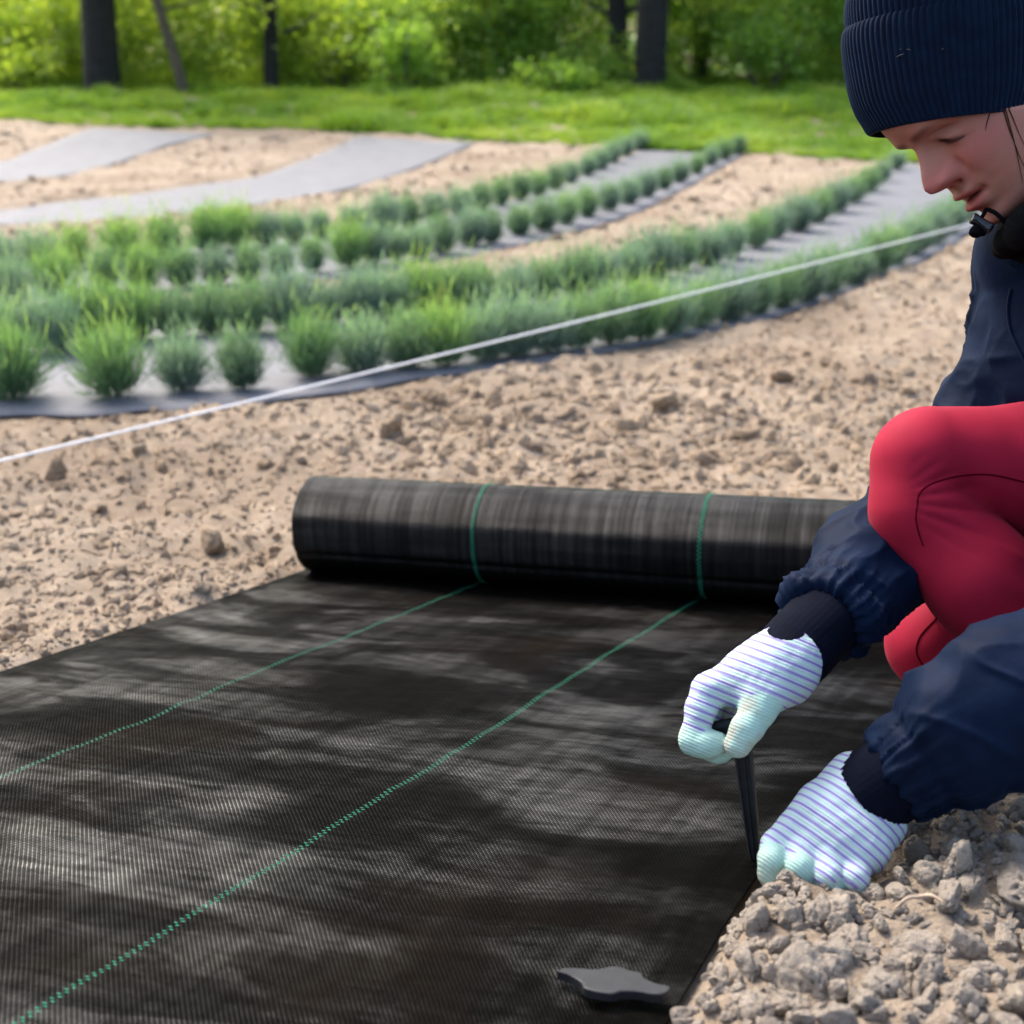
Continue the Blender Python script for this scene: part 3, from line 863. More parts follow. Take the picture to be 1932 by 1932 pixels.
GRASS = leaf_material('meadow_grass', [(0.0, (0.06, 0.14, 0.015)), (0.35, (0.15, 0.28, 0.025)), (0.7, (0.28, 0.40, 0.04)), (1.0, (0.46, 0.48, 0.11))], 0.5, patch=0.9)
def tuft_mesh(k):
    r = np.random.default_rng(500 + k)
    n = 46
    az = r.uniform(0, 6.28, n); e = np.abs(r.normal(0, 0.45, n)); L = r.uniform(0.10, 0.26, n)
    b = r.normal(0, 0.07, (n, 3)); b[:, 2] = 0
    d = np.stack([np.sin(e) * np.cos(az), np.sin(e) * np.sin(az), np.cos(e)], -1)
    m_ = b + d * (L * 0.6)[:, None]
    tip = b + d * L[:, None] + np.stack([np.cos(az), np.sin(az), -0.3 * np.ones(n)], -1) * (L * 0.22)[:, None]
    s = np.stack([-np.sin(az), np.cos(az), np.zeros(n)], -1) * 0.006
    V = np.stack([b - s, b + s, m_ - s * 0.8, m_ + s * 0.8, tip], 1).reshape(-1, 3)
    q = np.arange(n)[:, None] * 5
    return mesh_from('tuft', V, np.concatenate([q + np.array([[0, 1, 3]]), q + np.array([[0, 3, 2]]), q + np.array([[2, 3, 4]])]), GRASS, smooth=False)
TUFTS = [source('tuft_shape', tuft_mesh(k)) for k in range(5)]
n = 17000
r = np.random.default_rng(9)
gi = r.uniform(0, 119, n)
i0 = np.clip(gi.astype(int), 0, 118)
off = 13 * r.random(n) ** 1.3 - 0.3
lx = gl[i0, 0] + (gl[i0 + 1, 0] - gl[i0, 0]) * (gi - i0); ly = gl[i0, 1] + (gl[i0 + 1, 1] - gl[i0, 1]) * (gi - i0)
x = lx * (1 + off / 14); y = ly + off
z = ground(x, y) + 0.02
sc = r.uniform(0.45, 1.35, n) * (0.7 + 0.7 * sstep(0.0, 0.7, vnoise(x * 1.4, y * 1.4, seed=85))) * (1 + 0.5 * np.clip(vnoise(x * 0.8, y * 0.8, seed=82), 0, 1)) * (0.5 + 0.2 * sstep(0, 4, off)) * (1 + 0.5 * np.clip(vnoise(x * 0.55 + 7, y * 0.55, seed=84), 0, 1))
rt = np.stack([r.normal(0, .12, n), r.normal(0, .12, n), r.uniform(0, 6.28, n)], -1)
scatter('meadow_grass', np.stack([x, y, z], -1), rt, np.repeat(sc[:, None], 3, 1), r.integers(0, 5, n), TUFTS, kind='stuff', label='bright green meadow grass between the bed and the trees', cat='grass')

BARK = NT('dark_bark')
f = BARK.noise(obj_co(BARK), 9, 6, 0.65)
BARK.base(BARK.ramp(f, [(0.3, (0.006, 0.0055, 0.005)), (0.7, (0.026, 0.024, 0.022))])); BARK.set(Roughness=0.95); BARK.bump(f, 0.9, 0.04)
BARK2 = simple('brown_bark', (0.10, 0.075, 0.055), 0.95, 0.4, 9, 0.6, 0.03)
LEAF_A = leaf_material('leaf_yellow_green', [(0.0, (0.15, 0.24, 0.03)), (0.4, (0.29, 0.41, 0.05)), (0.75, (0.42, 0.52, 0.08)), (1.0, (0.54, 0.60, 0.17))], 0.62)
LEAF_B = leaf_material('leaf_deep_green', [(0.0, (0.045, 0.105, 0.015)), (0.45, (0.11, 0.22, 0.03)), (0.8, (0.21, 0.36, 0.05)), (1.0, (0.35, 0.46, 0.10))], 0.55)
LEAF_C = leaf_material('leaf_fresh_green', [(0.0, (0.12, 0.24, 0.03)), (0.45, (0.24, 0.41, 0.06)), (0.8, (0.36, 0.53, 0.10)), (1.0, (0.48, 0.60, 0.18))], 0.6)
def leaf_cards(p, size, r):
    """one folded leaf of four corners at every point"""
    n = len(p)
    d = r.normal(size=(n, 3)); d[:, 2] *= 0.6; d /= np.linalg.norm(d, axis=1)[:, None]
    s = np.cross(d, r.normal(size=(n, 3))); s /= np.linalg.norm(s, axis=1)[:, None]
    L = (size * r.uniform(0.6, 1.3, n))[:, None]
    V = np.stack([p, p + d * L * 0.5 + s * L * 0.28, p + d * L, p + d * L * 0.5 - s * L * 0.28], 1).reshape(-1, 3)
    return V, np.arange(n)[:, None] * 4 + np.array([[0, 1, 2, 3]])
def spray_mesh(k, mat):
    r = np.random.default_rng(600 + k)
    p = r.normal(0, 0.16, (70, 3)); p[:, 2] *= 0.8
    V, F = leaf_cards(p, 0.085, r)
    return mesh_from('leaf_spray', V, F, mat, smooth=False)
SPRAYS = [source('leaf_spray_shape', spray_mesh(k, (LEAF_A, LEAF_B, LEAF_C)[k % 3])) for k in range(9)]
SPRAY_IDX = {0: [0, 3, 6], 1: [1, 4, 7], 2: [2, 5, 8]}          # by leaf colour

def spray_scatter(name, pts, kinds, scl, seed, **tags):
    r = np.random.default_rng(seed)
    # join order in geometry nodes is the link order, so the index follows SPRAYS
    pick = np.array([SPRAY_IDX[k][r.integers(0, 3)] for k in kinds])
    return scatter(name, pts, rand_rot(len(pts), r), np.repeat(scl[:, None], 3, 1), pick, SPRAYS, **tags)

# undergrowth: one mass of leaves, sunlit left and shaded right put into yellow and deep green leaf colours
n = 12500
r = np.random.default_rng(17)
y = 24.3 + 9 * r.random(n) ** 1.2; x = r.uniform(-0.56, 0.56, n) * y
clump = vnoise(x * 0.55, y * 0.55, 0, seed=91)
top = 1.0 + 1.6 * sstep(-0.5, 0.8, clump) + 2.6 * sstep(25, 31, y)
z = r.random(n) ** 0.8 * top
gap = vnoise(x * 0.9, y * 0.9, z * 0.9, seed=92)
ok = gap > -0.12
x, y, z = x[ok], y[ok], z[ok]
side = x / y * 2500 + 966
yellow = sstep(900, 350, side + 260 * vnoise(x * 0.7, y * 0.7, z, seed=93))
u = r.random(len(x))
kinds = np.where(u < 0.20 + 0.70 * yellow, 0, np.where(u < 0.55 + 0.4 * yellow, 2, 1))
pts = np.stack([x, y, ground(x, y) + z], -1)
spray_scatter('woodland_undergrowth', pts, kinds, r.uniform(0.7, 1.4, len(x)), 18, kind='stuff', label='mass of blurred green undergrowth filling the wood behind the meadow', cat='undergrowth')

def tree(px, py, d, width_px, height, lean, label, mat, crown_k, crown_r, crown_n, seed):
    r = np.random.default_rng(seed)
    b = P(px, py, d); b[2] = float(ground(b[0], b[1]))
    rad = width_px * d / FPX / 2
    t = empty('woodland_tree', b, label, 'tree', 'trees behind the meadow')
    top = b + np.array([lean[0], lean[1], height * 0.8])
    pts = [b + [0, 0, -0.2], b + [0, 0, 0.25], b + np.array([lean[0] * .3, lean[1] * .3, height * .3]), b + np.array([lean[0] * .55, lean[1] * .6, height * .55]), top]
    parts = [tube(pts, [rad * 1.45, rad * 1.1, rad * .92, rad * .65, rad * .15], 14, 24)]
    ends = []
    for k in range(9):
        f = r.uniform(0.35, 0.9)
        q = smooth_path(np.array(pts), 50)[int(f * 49)]
        a = r.uniform(0, 6.28)
        e = q + np.array([math.cos(a), math.sin(a), r.uniform(0.35, 0.9)]) * crown_r * r.uniform(0.5, 0.9)
        mid = (q + e) / 2 + [0, 0, -0.15]
        parts.append(tube([q, mid, e], [rad * .38, rad * .22, rad * .05], 6, 8)); ends.append(e)
    V, F = merge(parts)
    o = obj('trunk', mesh_from('trunk', V - b, F, mat)); o.parent = t
    c = np.array(ends + [top])
    p = c[r.integers(0, len(c), crown_n)] + r.normal(0, crown_r * 0.26, (crown_n, 3)) * [1, 1, 0.75]
    V, F = leaf_cards(p, 0.16, r)
    o = obj('crown', mesh_from('crown', V - b, F, crown_k, smooth=False)); o.parent = t
    return t
tree(197, 190, 22.5, 62, 10, (0.2, 0.5), 'thick dark tree trunk at the far left of the wood', BARK.m, LEAF_A, 2.4, 2600, 1)
tree(345, 190, 22.3, 18, 7, (-1.5, 0.1), 'thin leaning brown trunk right of the thick dark trunk', BARK2, LEAF_A, 1.6, 1400, 2)
tree(514, 190, 23.0, 26, 8, (0.25, 0.2), 'slender dark upright trunk left of the middle of the wood', BARK.m, LEAF_A, 1.8, 1800, 3)
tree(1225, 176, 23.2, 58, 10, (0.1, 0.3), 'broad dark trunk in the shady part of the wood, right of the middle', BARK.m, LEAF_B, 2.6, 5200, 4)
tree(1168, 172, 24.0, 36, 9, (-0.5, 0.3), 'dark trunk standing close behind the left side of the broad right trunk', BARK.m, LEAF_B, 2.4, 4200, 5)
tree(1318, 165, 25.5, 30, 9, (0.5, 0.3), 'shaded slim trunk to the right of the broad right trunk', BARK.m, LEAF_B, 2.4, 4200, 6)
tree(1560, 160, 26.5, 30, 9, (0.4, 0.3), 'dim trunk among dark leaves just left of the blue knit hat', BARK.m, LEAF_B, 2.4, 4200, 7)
tree(905, 170, 27.0, 26, 9, (-0.4, 0.3), 'dim slender trunk among leaves near the middle of the wood', BARK.m, LEAF_C, 2.2, 3000, 8)

def shrub(px, py, d, w, h, k, n, label, seed):
    r = np.random.default_rng(seed)
    b = P(px, py, d); b[2] = float(ground(b[0], b[1]))
    t = empty('shrub', b, label, 'shrub', 'shrubs at the edge of the wood')
    a = r.normal(size=(n, 3)); a /= np.linalg.norm(a, axis=1)[:, None]
    q = a * (r.random(n) ** 0.4)[:, None]
    bumps = 0.70 + 0.75 * vnoise(q[:, 0] * 2.6 + seed, q[:, 1] * 2.6, q[:, 2] * 2.6, seed=seed) + 0.2 * r.normal(size=n)
    q = q * bumps[:, None] * [w / 2, w / 2, h / 2] + [0, 0, h * 0.52]
    V, F = leaf_cards(q, 0.10, r)
    o = obj('foliage', mesh_from('foliage', V, F, k, smooth=False)); o.parent = t
    sp = [tube([[0, 0, -0.1], [0.25 * w * math.cos(a_), 0.25 * w * math.sin(a_), h * .4], [0.36 * w * math.cos(a_), .36 * w * math.sin(a_), h * .75]], [.03, .02, .006], 5) for a_ in r.uniform(0, 6.28, 5)]
    V, F = merge(sp)
    o = obj('stems', mesh_from('stems', V, F, BARK2)); o.parent = t
shrub(765, 196, 22.2, 1.5, 1.5, LEAF_C, 2600, 'pale fresh-green shrub at the wood edge, left of the middle', 21)
shrub(60, 192, 22.6, 1.5, 0.9, LEAF_A, 1800, 'low yellow-green shrub at the far left of the wood', 22)
shrub(1065, 186, 22.2, 1.4, 0.7, LEAF_C, 1700, 'low bright shrub before the double dark trunk', 23)
shrub(640, 194, 23.2, 1.4, 1.2, LEAF_A, 1800, 'yellow-green shrub between slender dark trunk and pale shrub', 24)
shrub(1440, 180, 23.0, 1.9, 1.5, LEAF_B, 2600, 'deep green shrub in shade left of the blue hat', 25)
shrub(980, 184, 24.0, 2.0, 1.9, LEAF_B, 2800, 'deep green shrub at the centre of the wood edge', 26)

# ================================================================ pegs and small things on the ground
PLASTIC = simple('dark_plastic', (0.020, 0.020, 0.021), 0.5, 0.2, 60, 0.2, 0.0006, Specular_IOR_Level=0.25)
def ribbed_peg():
    top, tip = P(1399, 1392, 1.395), G(1426, 1634)
    axis = tip - top; L = np.linalg.norm(axis); axis /= L
    view = (top + tip) / 2 - CAM; view /= np.linalg.norm(view)
    wv = np.cross(axis, view); wv /= np.linalg.norm(wv)
    if wv[0] < 0: wv = -wv
    nv = np.cross(wv, axis); nv *= -np.sign(np.dot(nv, view))           # toward the viewer side
    # keep the blade turned a little so its edge shows
    c, s = math.cos(0.35), math.sin(0.35)
    wv, nv = wv * c + nv * s, nv * c - wv * s
    t = empty('ground_peg', Vector(tip), 'dark ribbed plastic peg held upright by the gloved hand at the fabric edge', 'peg')
    # cross-section: flat web with a raised rib in the middle and at both edges
    prof = np.array([(-1, .6), (-.80, 1), (-.66, 1), (-.60, .28), (-.10, .28), (-.04, .9), (.14, .9), (.20, .28), (.74, .28), (.80, 1), (1, .6), (1, -1), (-1, -1)])
    ts = np.array([0, .12, .3, .5, .7, .88, .96, 1.06])
    hw = np.array([.0096, .0095, .0090, .0083, .0074, .0062, .0045, .0012])
    th = np.array([.0042, .0042, .0040, .0038, .0034, .0030, .002, .0006])
    V = np.concatenate([top + axis * L * a + (prof[:, :1] * w) * wv + (prof[:, 1:] * h) * nv for a, w, h in zip(ts, hw, th)])
    m = len(prof)
    F = [tuple(f) for f in grid_faces(len(ts), m, True)] + [tuple(range(m))[::-1], tuple(range(len(V) - m, len(V)))]
    obj('shaft', mesh_from('shaft', V, F, PLASTIC, smooth=False), t)
    # grip bar across the top, held inside the fist
    a, b = P(1338, 1378, 1.405), P(1466, 1353, 1.400)
    d = (b - a); n = np.linalg.norm(d); d /= n
    up = np.array([0, 0, 1.0]); up -= d * np.dot(up, d); up /= np.linalg.norm(up)
    sd = np.cross(d, up)
    V, F = [], []
    rings = [(0, .7), (.05, 1), (.5, 1.15), (.95, 1), (1, .7)]
    a8 = np.linspace(0, 2 * math.pi, 12, endpoint=False)
    for f, k in rings:
        V.append(a + d * n * f + k * (np.cos(a8)[:, None] * up * 0.009 + np.sin(a8)[:, None] * sd * 0.0055))
    V = np.concatenate(V)
    F = [tuple(f) for f in grid_faces(5, 12, True)] + [tuple(range(12))[::-1], tuple(range(48, 60))]
    obj('grip', mesh_from('grip', V, F, PLASTIC), t)
ribbed_peg()

def flat_peg():
    z = [(140, 240), (210, 195), (400, 190), (600, 205), (740, 190), (850, 165), (1000, 180), (1100, 220), (1250, 255), (1290, 320), (1450, 400), (1620, 440), (1612, 490), (1530, 536), (1380, 540), (1200, 510), (1000, 500), (880, 530), (750, 520), (600, 490), (490, 450), (462, 390), (380, 330), (280, 280)]
    P0 = np.array([G(1031.4 + a * .1434, 1801 + b * .1434, 0.022) for a, b in z])
    P0 = smooth_path(np.vstack([P0, P0[:1]]), 96)[:-1]
    n = len(P0)
    c = P0.mean(0)
    zz = P0[:, 2] + 0.001
    lv = []
    for inset, h in ((0.0, -0.008), (0.0, -0.0008), (0.0006, 0.0002), (0.0016, 0.0006)):
        q = P0.copy(); v = c - q; v /= np.linalg.norm(v, axis=1)[:, None]
        q = q + v * inset; q[:, 2] = zz + h
        lv.append(q)
    V = np.concatenate(lv)
    F = [tuple(f) for f in grid_faces(4, n, True)]
    me = bpy.data.meshes.new('peg_head')
    bm = bmesh.new()
    vs = [bm.verts.new(v) for v in V]
    for f in F: bm.faces.new([vs[i] for i in f])
    bmesh.ops.triangle_fill(bm, edges=[bm.edges.get((vs[3 * n + i], vs[3 * n + (i + 1) % n])) for i in range(n)], use_beauty=True)
    bmesh.ops.recalc_face_normals(bm, faces=bm.faces)
    bm.to_mesh(me); bm.free(); me.materials.append(PLASTIC)
    obj('peg_head', me, None, 'flat dark grey wing-shaped peg head lying on the fabric at the bottom', 'peg')
flat_peg()

g = GL([(1682, 1793), (1700, 1790), (1722, 1789), (1745, 1795), (1768, 1806)])
g[:, 2] = soil_height(g[:, 0], g[:, 1]) + [0.012, 0.019, 0.017, 0.020, 0.012]
V, F = tube(g, [.0013, .0019, .0016, .0018, .0008], 8, 24)
obj('dry_root', mesh_from('dry_root', V, F, simple('dry_root', (0.36, 0.27, 0.19), 0.85, 0.35, 120)), None, 'thin pale dry root lying across the soil lumps at bottom right', 'root')
SPROUT = simple('dark_sprout', (0.035, 0.045, 0.06), 0.6)
for k, (px, py) in enumerate(((224, 1062), (299, 1096), (383, 1124))):
    b = G(px, py); b[2] = soil_height(b[:1], b[1:2])[0] - 0.004
    t = empty('sprout', Vector(b), ('leftmost', 'middle', 'rightmost')[k] + ' of three tiny dark sprouts in the soil left of the roll', 'sprout', 'tiny sprouts left of the roll')
    V, F = tube([b, b + [0.001, 0, .009], b + [0.002, 0, .017]], [.0016, .0018, .0020], 6)
    obj('stem', mesh_from('stem', V, F, SPROUT), t)
    for sx, L in ((-1, .007), (1, .011)):
        q = b + [0.002, 0, .0155]
        V, F = tube([q, q + [sx * .003, 0, L * .6], q + [sx * .005, 0, L]], [.0018, .0022, .0005], 6, 8)
        obj('leaf', mesh_from('leaf', V, F, SPROUT), t)

# ================================================================ the crouching person
HO, HS = P(1858, 199, 1.52), 1.04
F0, X0, U0 = np.array([-.7071, -.7071, 0]), np.array([0, 0, -1.0]), np.array([-.7071, .7071, 0])
YAW, ROLL = math.radians(8), math.radians(4)
F1 = F0 * math.cos(YAW) + X0 * math.sin(YAW)
X1 = X0 * math.cos(YAW) - F0 * math.sin(YAW)
U1 = U0 * math.cos(ROLL) + X1 * math.sin(ROLL)
X2 = X1 * math.cos(ROLL) - U0 * math.sin(ROLL)
HX, HY, HZ = cvec(*X2), cvec(*F1), cvec(*U1)          # head axes: toward the viewer, forward, up
def head_to_world(V): return HO + HS * (V[:, :1] * HX + V[:, 1:2] * HY + V[:, 2:] * HZ)

def cur(z, tab):
    zs, vs = zip(*tab)
    return np.interp(z, zs, vs)
def gauss(x, c, s): return np.exp(-((x - c) / s) ** 2)
W_T = [(-.112, .006), (-.107, .020), (-.10, .033), (-.085, .046), (-.06, .057), (-.03, .065), (0, .070), (.03, .074), (.07, .074), (.10, .06), (.125, .03), (.136, .004)]
FB_T = [(-.112, .052), (-.108, .066), (-.103, .079), (-.096, .086), (-.088, .0845), (-.082, .0815), (-.074, .084), (-.066, .087), (-.058, .088), (-.05, .0905), (-.042, .0895), (-.034, .088), (-.025, .086), (-.01, .085), (.005, .0855), (.018, .089), (.028, .0945), (.038, .0985), (.05, .100), (.072, .099), (.09, .088), (.11, .062), (.125, .036), (.136, .004)]
BK_T = [(-.112, .0), (-.10, .005), (-.08, .018), (-.06, .035), (-.03, .062), (0, .085), (.03, .098), (.07, .095), (.10, .075), (.125, .036), (.136, .004)]
NOSE_T = [(-.042, 0), (-.0375, .003), (-.034, .012), (-.031, .0235), (-.027, .0315), (-.019, .0350), (-.009, .0300), (0, .0225), (.01, .0145), (.02, .0065), (.03, .0012), (.036, 0)]
NSIG_T = [(-.035, .010), (-.026, .0135), (-.015, .0125), (-.005, .0105), (.01, .0085), (.03, .010)]
def smooth_tab(tab, h=0.0016):
    zs = np.linspace(tab[0][0] - .01, tab[-1][0] + .01, 400)
    v = np.interp(zs, *zip(*tab)); d = zs[1] - zs[0]
    k = np.exp(-(np.arange(-20, 21) * d / h) ** 2); k /= k.sum()
    return list(zip(zs, np.convolve(np.pad(v, 20, 'edge'), k, 'valid')))
W_T, FB_T, BK_T, NOSE_T, NSIG_T = smooth_tab(W_T, .006), smooth_tab(FB_T, .003), smooth_tab(BK_T, .008), smooth_tab(NOSE_T, .0016), smooth_tab(NSIG_T, .003)
def face_bump(ax_, z):
    b = cur(z, NOSE_T) * np.exp(-(ax_ / cur(z, NSIG_T)) ** 2)
    b = b + .0105 * gauss(ax_, .0150, .0072) * gauss(z, -.0250, .0080)                       # wings of the nose
    b = b - .0050 * gauss(ax_, .0255, .0042) * gauss(z, -.0230, .0080)                       # crease beside them
    b = b - .0075 * gauss(ax_, .0085, .0045) * gauss(z, -.0365, .0028)                       # nostril
    b = b - .0120 * gauss(ax_, .0300, .0150) * gauss(z, .0110, .0120)                        # eye socket
    b = b + .0125 * gauss(ax_, .0325, .0125) * gauss(z, .0080 - .35 * (ax_ - .0325), .0082)   # eyeball under the lid
    b = b - .0030 * gauss(ax_, .0325, .0125) * gauss(z, .0185 - .35 * (ax_ - .0325), .0022)  # fold of the upper lid
    b = b - .0028 * gauss(ax_, .0325, .0125) * gauss(z, .0050 - .5 * (ax_ - .033), .0018)    # lash line
    b = b + .0040 * gauss(ax_, .0280, .0180) * gauss(z, .0310, .0075)                        # brow
    b = b + .0080 * gauss(ax_, .0430, .0180) * gauss(z, -.0230, .0200)                       # cheek
    lipw = np.exp(-(ax_ / .0195) ** 4)
    b = b + .0085 * lipw * gauss(z, -.0515, .0055) + .0110 * lipw * gauss(z, -.0700, .0068)  # lips
    b = b - .0080 * np.exp(-(ax_ / .0205) ** 6) * gauss(z, -.0600, .0024)
    b = b - .0040 * gauss(ax_, .0220, .0045) * gauss(z, -.0590, .0060)                       # corner of the mouth
    b = b - .0016 * gauss(ax_, .029 + (-.03 - z) * .25, .0075) * gauss(z, -.042, .016)       # fold from nose to mouth
    b = b + .0060 * gauss(ax_, 0, .0150) * gauss(z, -.0960, .0090)                           # chin
    return b
def head_f(x, y, z):
    ax_ = np.abs(x)
    yy = y - face_bump(ax_, z) * sstep(.01, .05, y)
    w, fb, bk = cur(z, W_T), cur(z, FB_T), np.maximum(cur(z, BK_T), .004)
    n = 2.25
    front = ((ax_ / w) ** n + (np.maximum(yy, 0) / fb) ** n) ** (1 / n)
    rear = np.sqrt((ax_ / w) ** 2 + (yy / bk) ** 2)
    d = (np.where(yy > 0, front, rear) - 1) * 0.5 * (w + .05)
    d = np.maximum(d, np.maximum(z - .134, -.110 - z))
    neck = cone_sdf(x, y, z, (0, -.02, -.02), (0, -.075, -.17), .056, .058)
    chest = cone_sdf(x, y, z, (0, -.085, -.19), (0, -.11, -.25), .06, .085)
    return smin(d, smin(neck, chest, .04), .014)
V, F = surface_nets(head_f, (-.10, -.21, -.345), (.10, .145, .145), .0017)
V = relax(V, F, 1, .5)
ax_, yv, zv = np.abs(V[:, 0]), V[:, 1], V[:, 2]
fr = sstep(.02, .05, yv)
base = np.tile([.42, .180, .120], (len(V), 1))
def tintv(mask, c):
    global base
    base = base * (1 - mask[:, None]) + np.array(c) * mask[:, None]
tintv(.85 * fr * gauss(ax_, .046, .024) * gauss(zv, -.020, .022), (.46, .125, .10))        # cold cheeks
tintv(.80 * fr * gauss(ax_, .006, .016) * gauss(zv, -.022, .014), (.46, .11, .092))        # and nose
lipm = np.exp(-(ax_ / .0210) ** 6) * np.clip(np.exp(-((zv + .0615) / (.0155 * np.sqrt(np.clip(1 - (ax_ / .0235) ** 2, .05, 1)))) ** 6), 0, 1)
tintv(.85 * fr * lipm, (.31, .042, .045))
tintv(.9 * fr * np.exp(-(ax_ / .0205) ** 6) * gauss(zv, -.0600, .0020), (.12, .03, .03))
tintv(.95 * fr * np.exp(-((ax_ - .033) / .0150) ** 4) * gauss(zv, .0050 - .5 * (ax_ - .033), .0022 + .0012 * np.clip(1 - ((ax_ - .034) / .013) ** 2, 0, 1)), (.014, .009, .008))   # lashes
tintv(.35 * fr * gauss(ax_, .033, .016) * gauss(zv, .0185 - .35 * (ax_ - .0325), .004), (.24, .11, .085))
tintv(.70 * fr * np.exp(-((ax_ - .022) / .0150) ** 4) * gauss(zv, .0310 - 4 * (ax_ - .026) ** 2, .0038), (.075, .040, .026))    # eyebrow
tintv(.6 * fr * gauss(ax_, .0085, .004) * gauss(zv, -.0365, .0030), (.10, .03, .025))
SK = NT('skin')
tc = SK.n('ShaderNodeAttribute', attribute_name='tint').outputs['Color']
fnz = SK.noise(obj_co(SK), 180, 4)
blot = SK.ramp(SK.noise(obj_co(SK), 75, 5, 0.65), [(0.40, (0, 0, 0)), (0.62, (1, 1, 1))])
c_ = SK.mix(SK.math('MULTIPLY', fnz, 0.22), tc, (.36, .14, .10))
SK.base(SK.mix(SK.math('MULTIPLY', blot, 0.30), c_, (.46, .125, .095)))
SK.set(Roughness=0.55); SK.b.inputs['Specular IOR Level'].default_value = 0.3; SK.b.inputs['Subsurface Weight'].default_value = 0.12; SK.b.inputs['Subsurface Radius'].default_value = (.008, .003, .0015)
SK.b.inputs['Subsurface Scale'].default_value = 0.6
SK.bump(SK.noise(obj_co(SK), 420, 4, 0.7), 0.35, 0.0009)
person = empty('person', Vector(G(1960, 1420)), 'crouching person in navy jacket, blue knit hat, red leggings and striped gloves', 'person')
BODY_V, BODY_F = head_to_world(V), F

# lashes, and loose hair below the hat
HAIR = simple('brown_hair', (0.040, 0.020, 0.011), 0.6, 0.3, 90, Specular_IOR_Level=0.1)
hr = np.random.default_rng(3)
parts = []
def on_face(x, z):
    """front surface of the face at x, z"""
    y = np.linspace(.02, .14, 400)
    f = head_f(np.full(400, x), y, np.full(400, z))
    k = np.where(f < 0)[0]
    return y[k[-1]] if len(k) else .06
for q in range(34):
    x = .0215 + .025 * q / 33
    z = .0050 - .5 * (x - .033)
    p = np.array([x, on_face(x, z), z])
    d = np.array([.3 * (x - .030) / .012 * .35, .75, -.75]); d /= np.linalg.norm(d)
    L = .0058 * (.35 + .65 * math.sin(math.pi * (q + .5) / 34)) * hr.uniform(.7, 1.15)
    parts.append(tube(np.array([p, p + d * L * .6, p + d * L + [0, .0010, .0010]]), [.00030, .00026, .00010], 4))
V, F = merge(parts)
obj('eyelashes', mesh_from('eyelashes', head_to_world(V), F, HAIR), person)
# ---- knit hat
KNIT = NT('navy_knit')
f = KNIT.noise(obj_co(KNIT), 60, 4); f2 = KNIT.noise(obj_co(KNIT), 700, 3)
KNIT.base(KNIT.ramp(f, [(0.3, (0.0010, 0.0042, 0.0135)), (0.7, (0.0021, 0.0092, 0.0265))]))
KNIT.set(Roughness=0.9); KNIT.b.inputs['Sheen Weight'].default_value = 0.15; KNIT.b.inputs['Sheen Roughness'].default_value = 0.4
KNIT.b.inputs['Sheen Tint'].default_value = (0.10, 0.32, 0.75, 1); KNIT.b.inputs['Specular IOR Level'].default_value = 0.15
KNIT.bump(f2, 0.5, 0.0015)
TILT = math.radians(9)
AU = cvec(-.10, math.cos(TILT), -math.sin(TILT)); AU /= np.linalg.norm(AU)
E1 = cvec(1, .10, 0.0); E1 -= AU * np.dot(E1, AU); E1 /= np.linalg.norm(E1)
E2 = np.cross(AU, E1)
HC = P(1791, 226, 1.535)
def knit_loft(prof, ribs, amp, rows, seed, drift):
    hs, ks = zip(*prof)
    t = smooth_path(np.array(prof), rows)
    th = np.linspace(0, 2 * math.pi, ribs * 8, endpoint=False)
    H, TH = np.meshgrid(np.arange(rows), th, indexing='ij')
    h, k = t[:, 0][:, None], t[:, 1][:, None]
    k2 = np.where(k > .655, .90 + .1 * k, 0)           # the brim is rounded in front, straight at the sides
    rib = np.abs(np.cos(TH * ribs / 2 + drift * h)) ** 0.7
    r = k * (1 + 0.012 * vnoise(np.cos(TH) * 2 + 5, np.sin(TH) * 2, h * 18, seed=seed))
    off = amp * (rib - 0.5) * np.clip(k * 3, 0, 1)
    V = HC + (h * np.ones_like(TH))[..., None] * AU + (r * .1165 + off)[..., None] * np.cos(TH)[..., None] * E1 + (np.maximum(r, k2 * np.ones_like(TH)) * .0945 + off)[..., None] * np.sin(TH)[..., None] * E2
    return V.reshape(-1, 3), grid_faces(rows, len(th), True)
cuff_p = [(.012, .60), (.000, .66), (-.006, .73), (-.004, .79), (.006, .84), (.017, .895), (.028, .930), (.042, .958), (.060, .98), (.078, .995), (.094, 1.0), (.106, .99), (.112, .968), (.1135, .945), (.110, .925), (.100, .92)]
crown_p = [(.088, .90), (.100, .935), (.112, .95), (.126, .955), (.142, .94), (.158, .89), (.172, .80), (.184, .66), (.193, .46), (.198, .22), (.199, .02)]
# the head under the hat keeps clear of the knit
hh_ = (BODY_V - HC) @ AU
ck = sstep(-.004, .008, hh_)[:, None]
axp = HC + hh_[:, None] * AU
BODY_V = BODY_V * (1 - ck) + (axp + (BODY_V - axp) * .76) * ck
obj('body', mesh_from('body', BODY_V, BODY_F, SK.m, col=base), person)
V, F = knit_loft(crown_p, 92, .0024, 70, 7, 0.0)
hat = obj('knit_hat', mesh_from('knit_hat', V, F, KNIT.m), person)
V, F = knit_loft(cuff_p, 92, .0024, 110, 8, 0.6)
obj('folded_cuff', mesh_from('folded_cuff', V, F, KNIT.m), hat)
LINT = simple('lint', (0.13, 0.11, 0.09), 0.9)
for q, (a, b) in enumerate(((1668, 108), (1674, 116), (1684, 112), (1735, 118))):
    th = math.pi + math.acos(min(.98, (1793 - a) / 192.0))
    h = (226 - b) / 1634.0
    p = HC + h * AU + math.cos(th) * .1165 * E1 + math.sin(th) * .0958 * E2
    d = hr.normal(0, .0026, 3)
    v, f = tube([p, p + d * .5, p + d + [0, 0, -.001]], [.0004, .0005, .0003], 4)
    obj('lint', mesh_from('lint', v, f, LINT), hat)

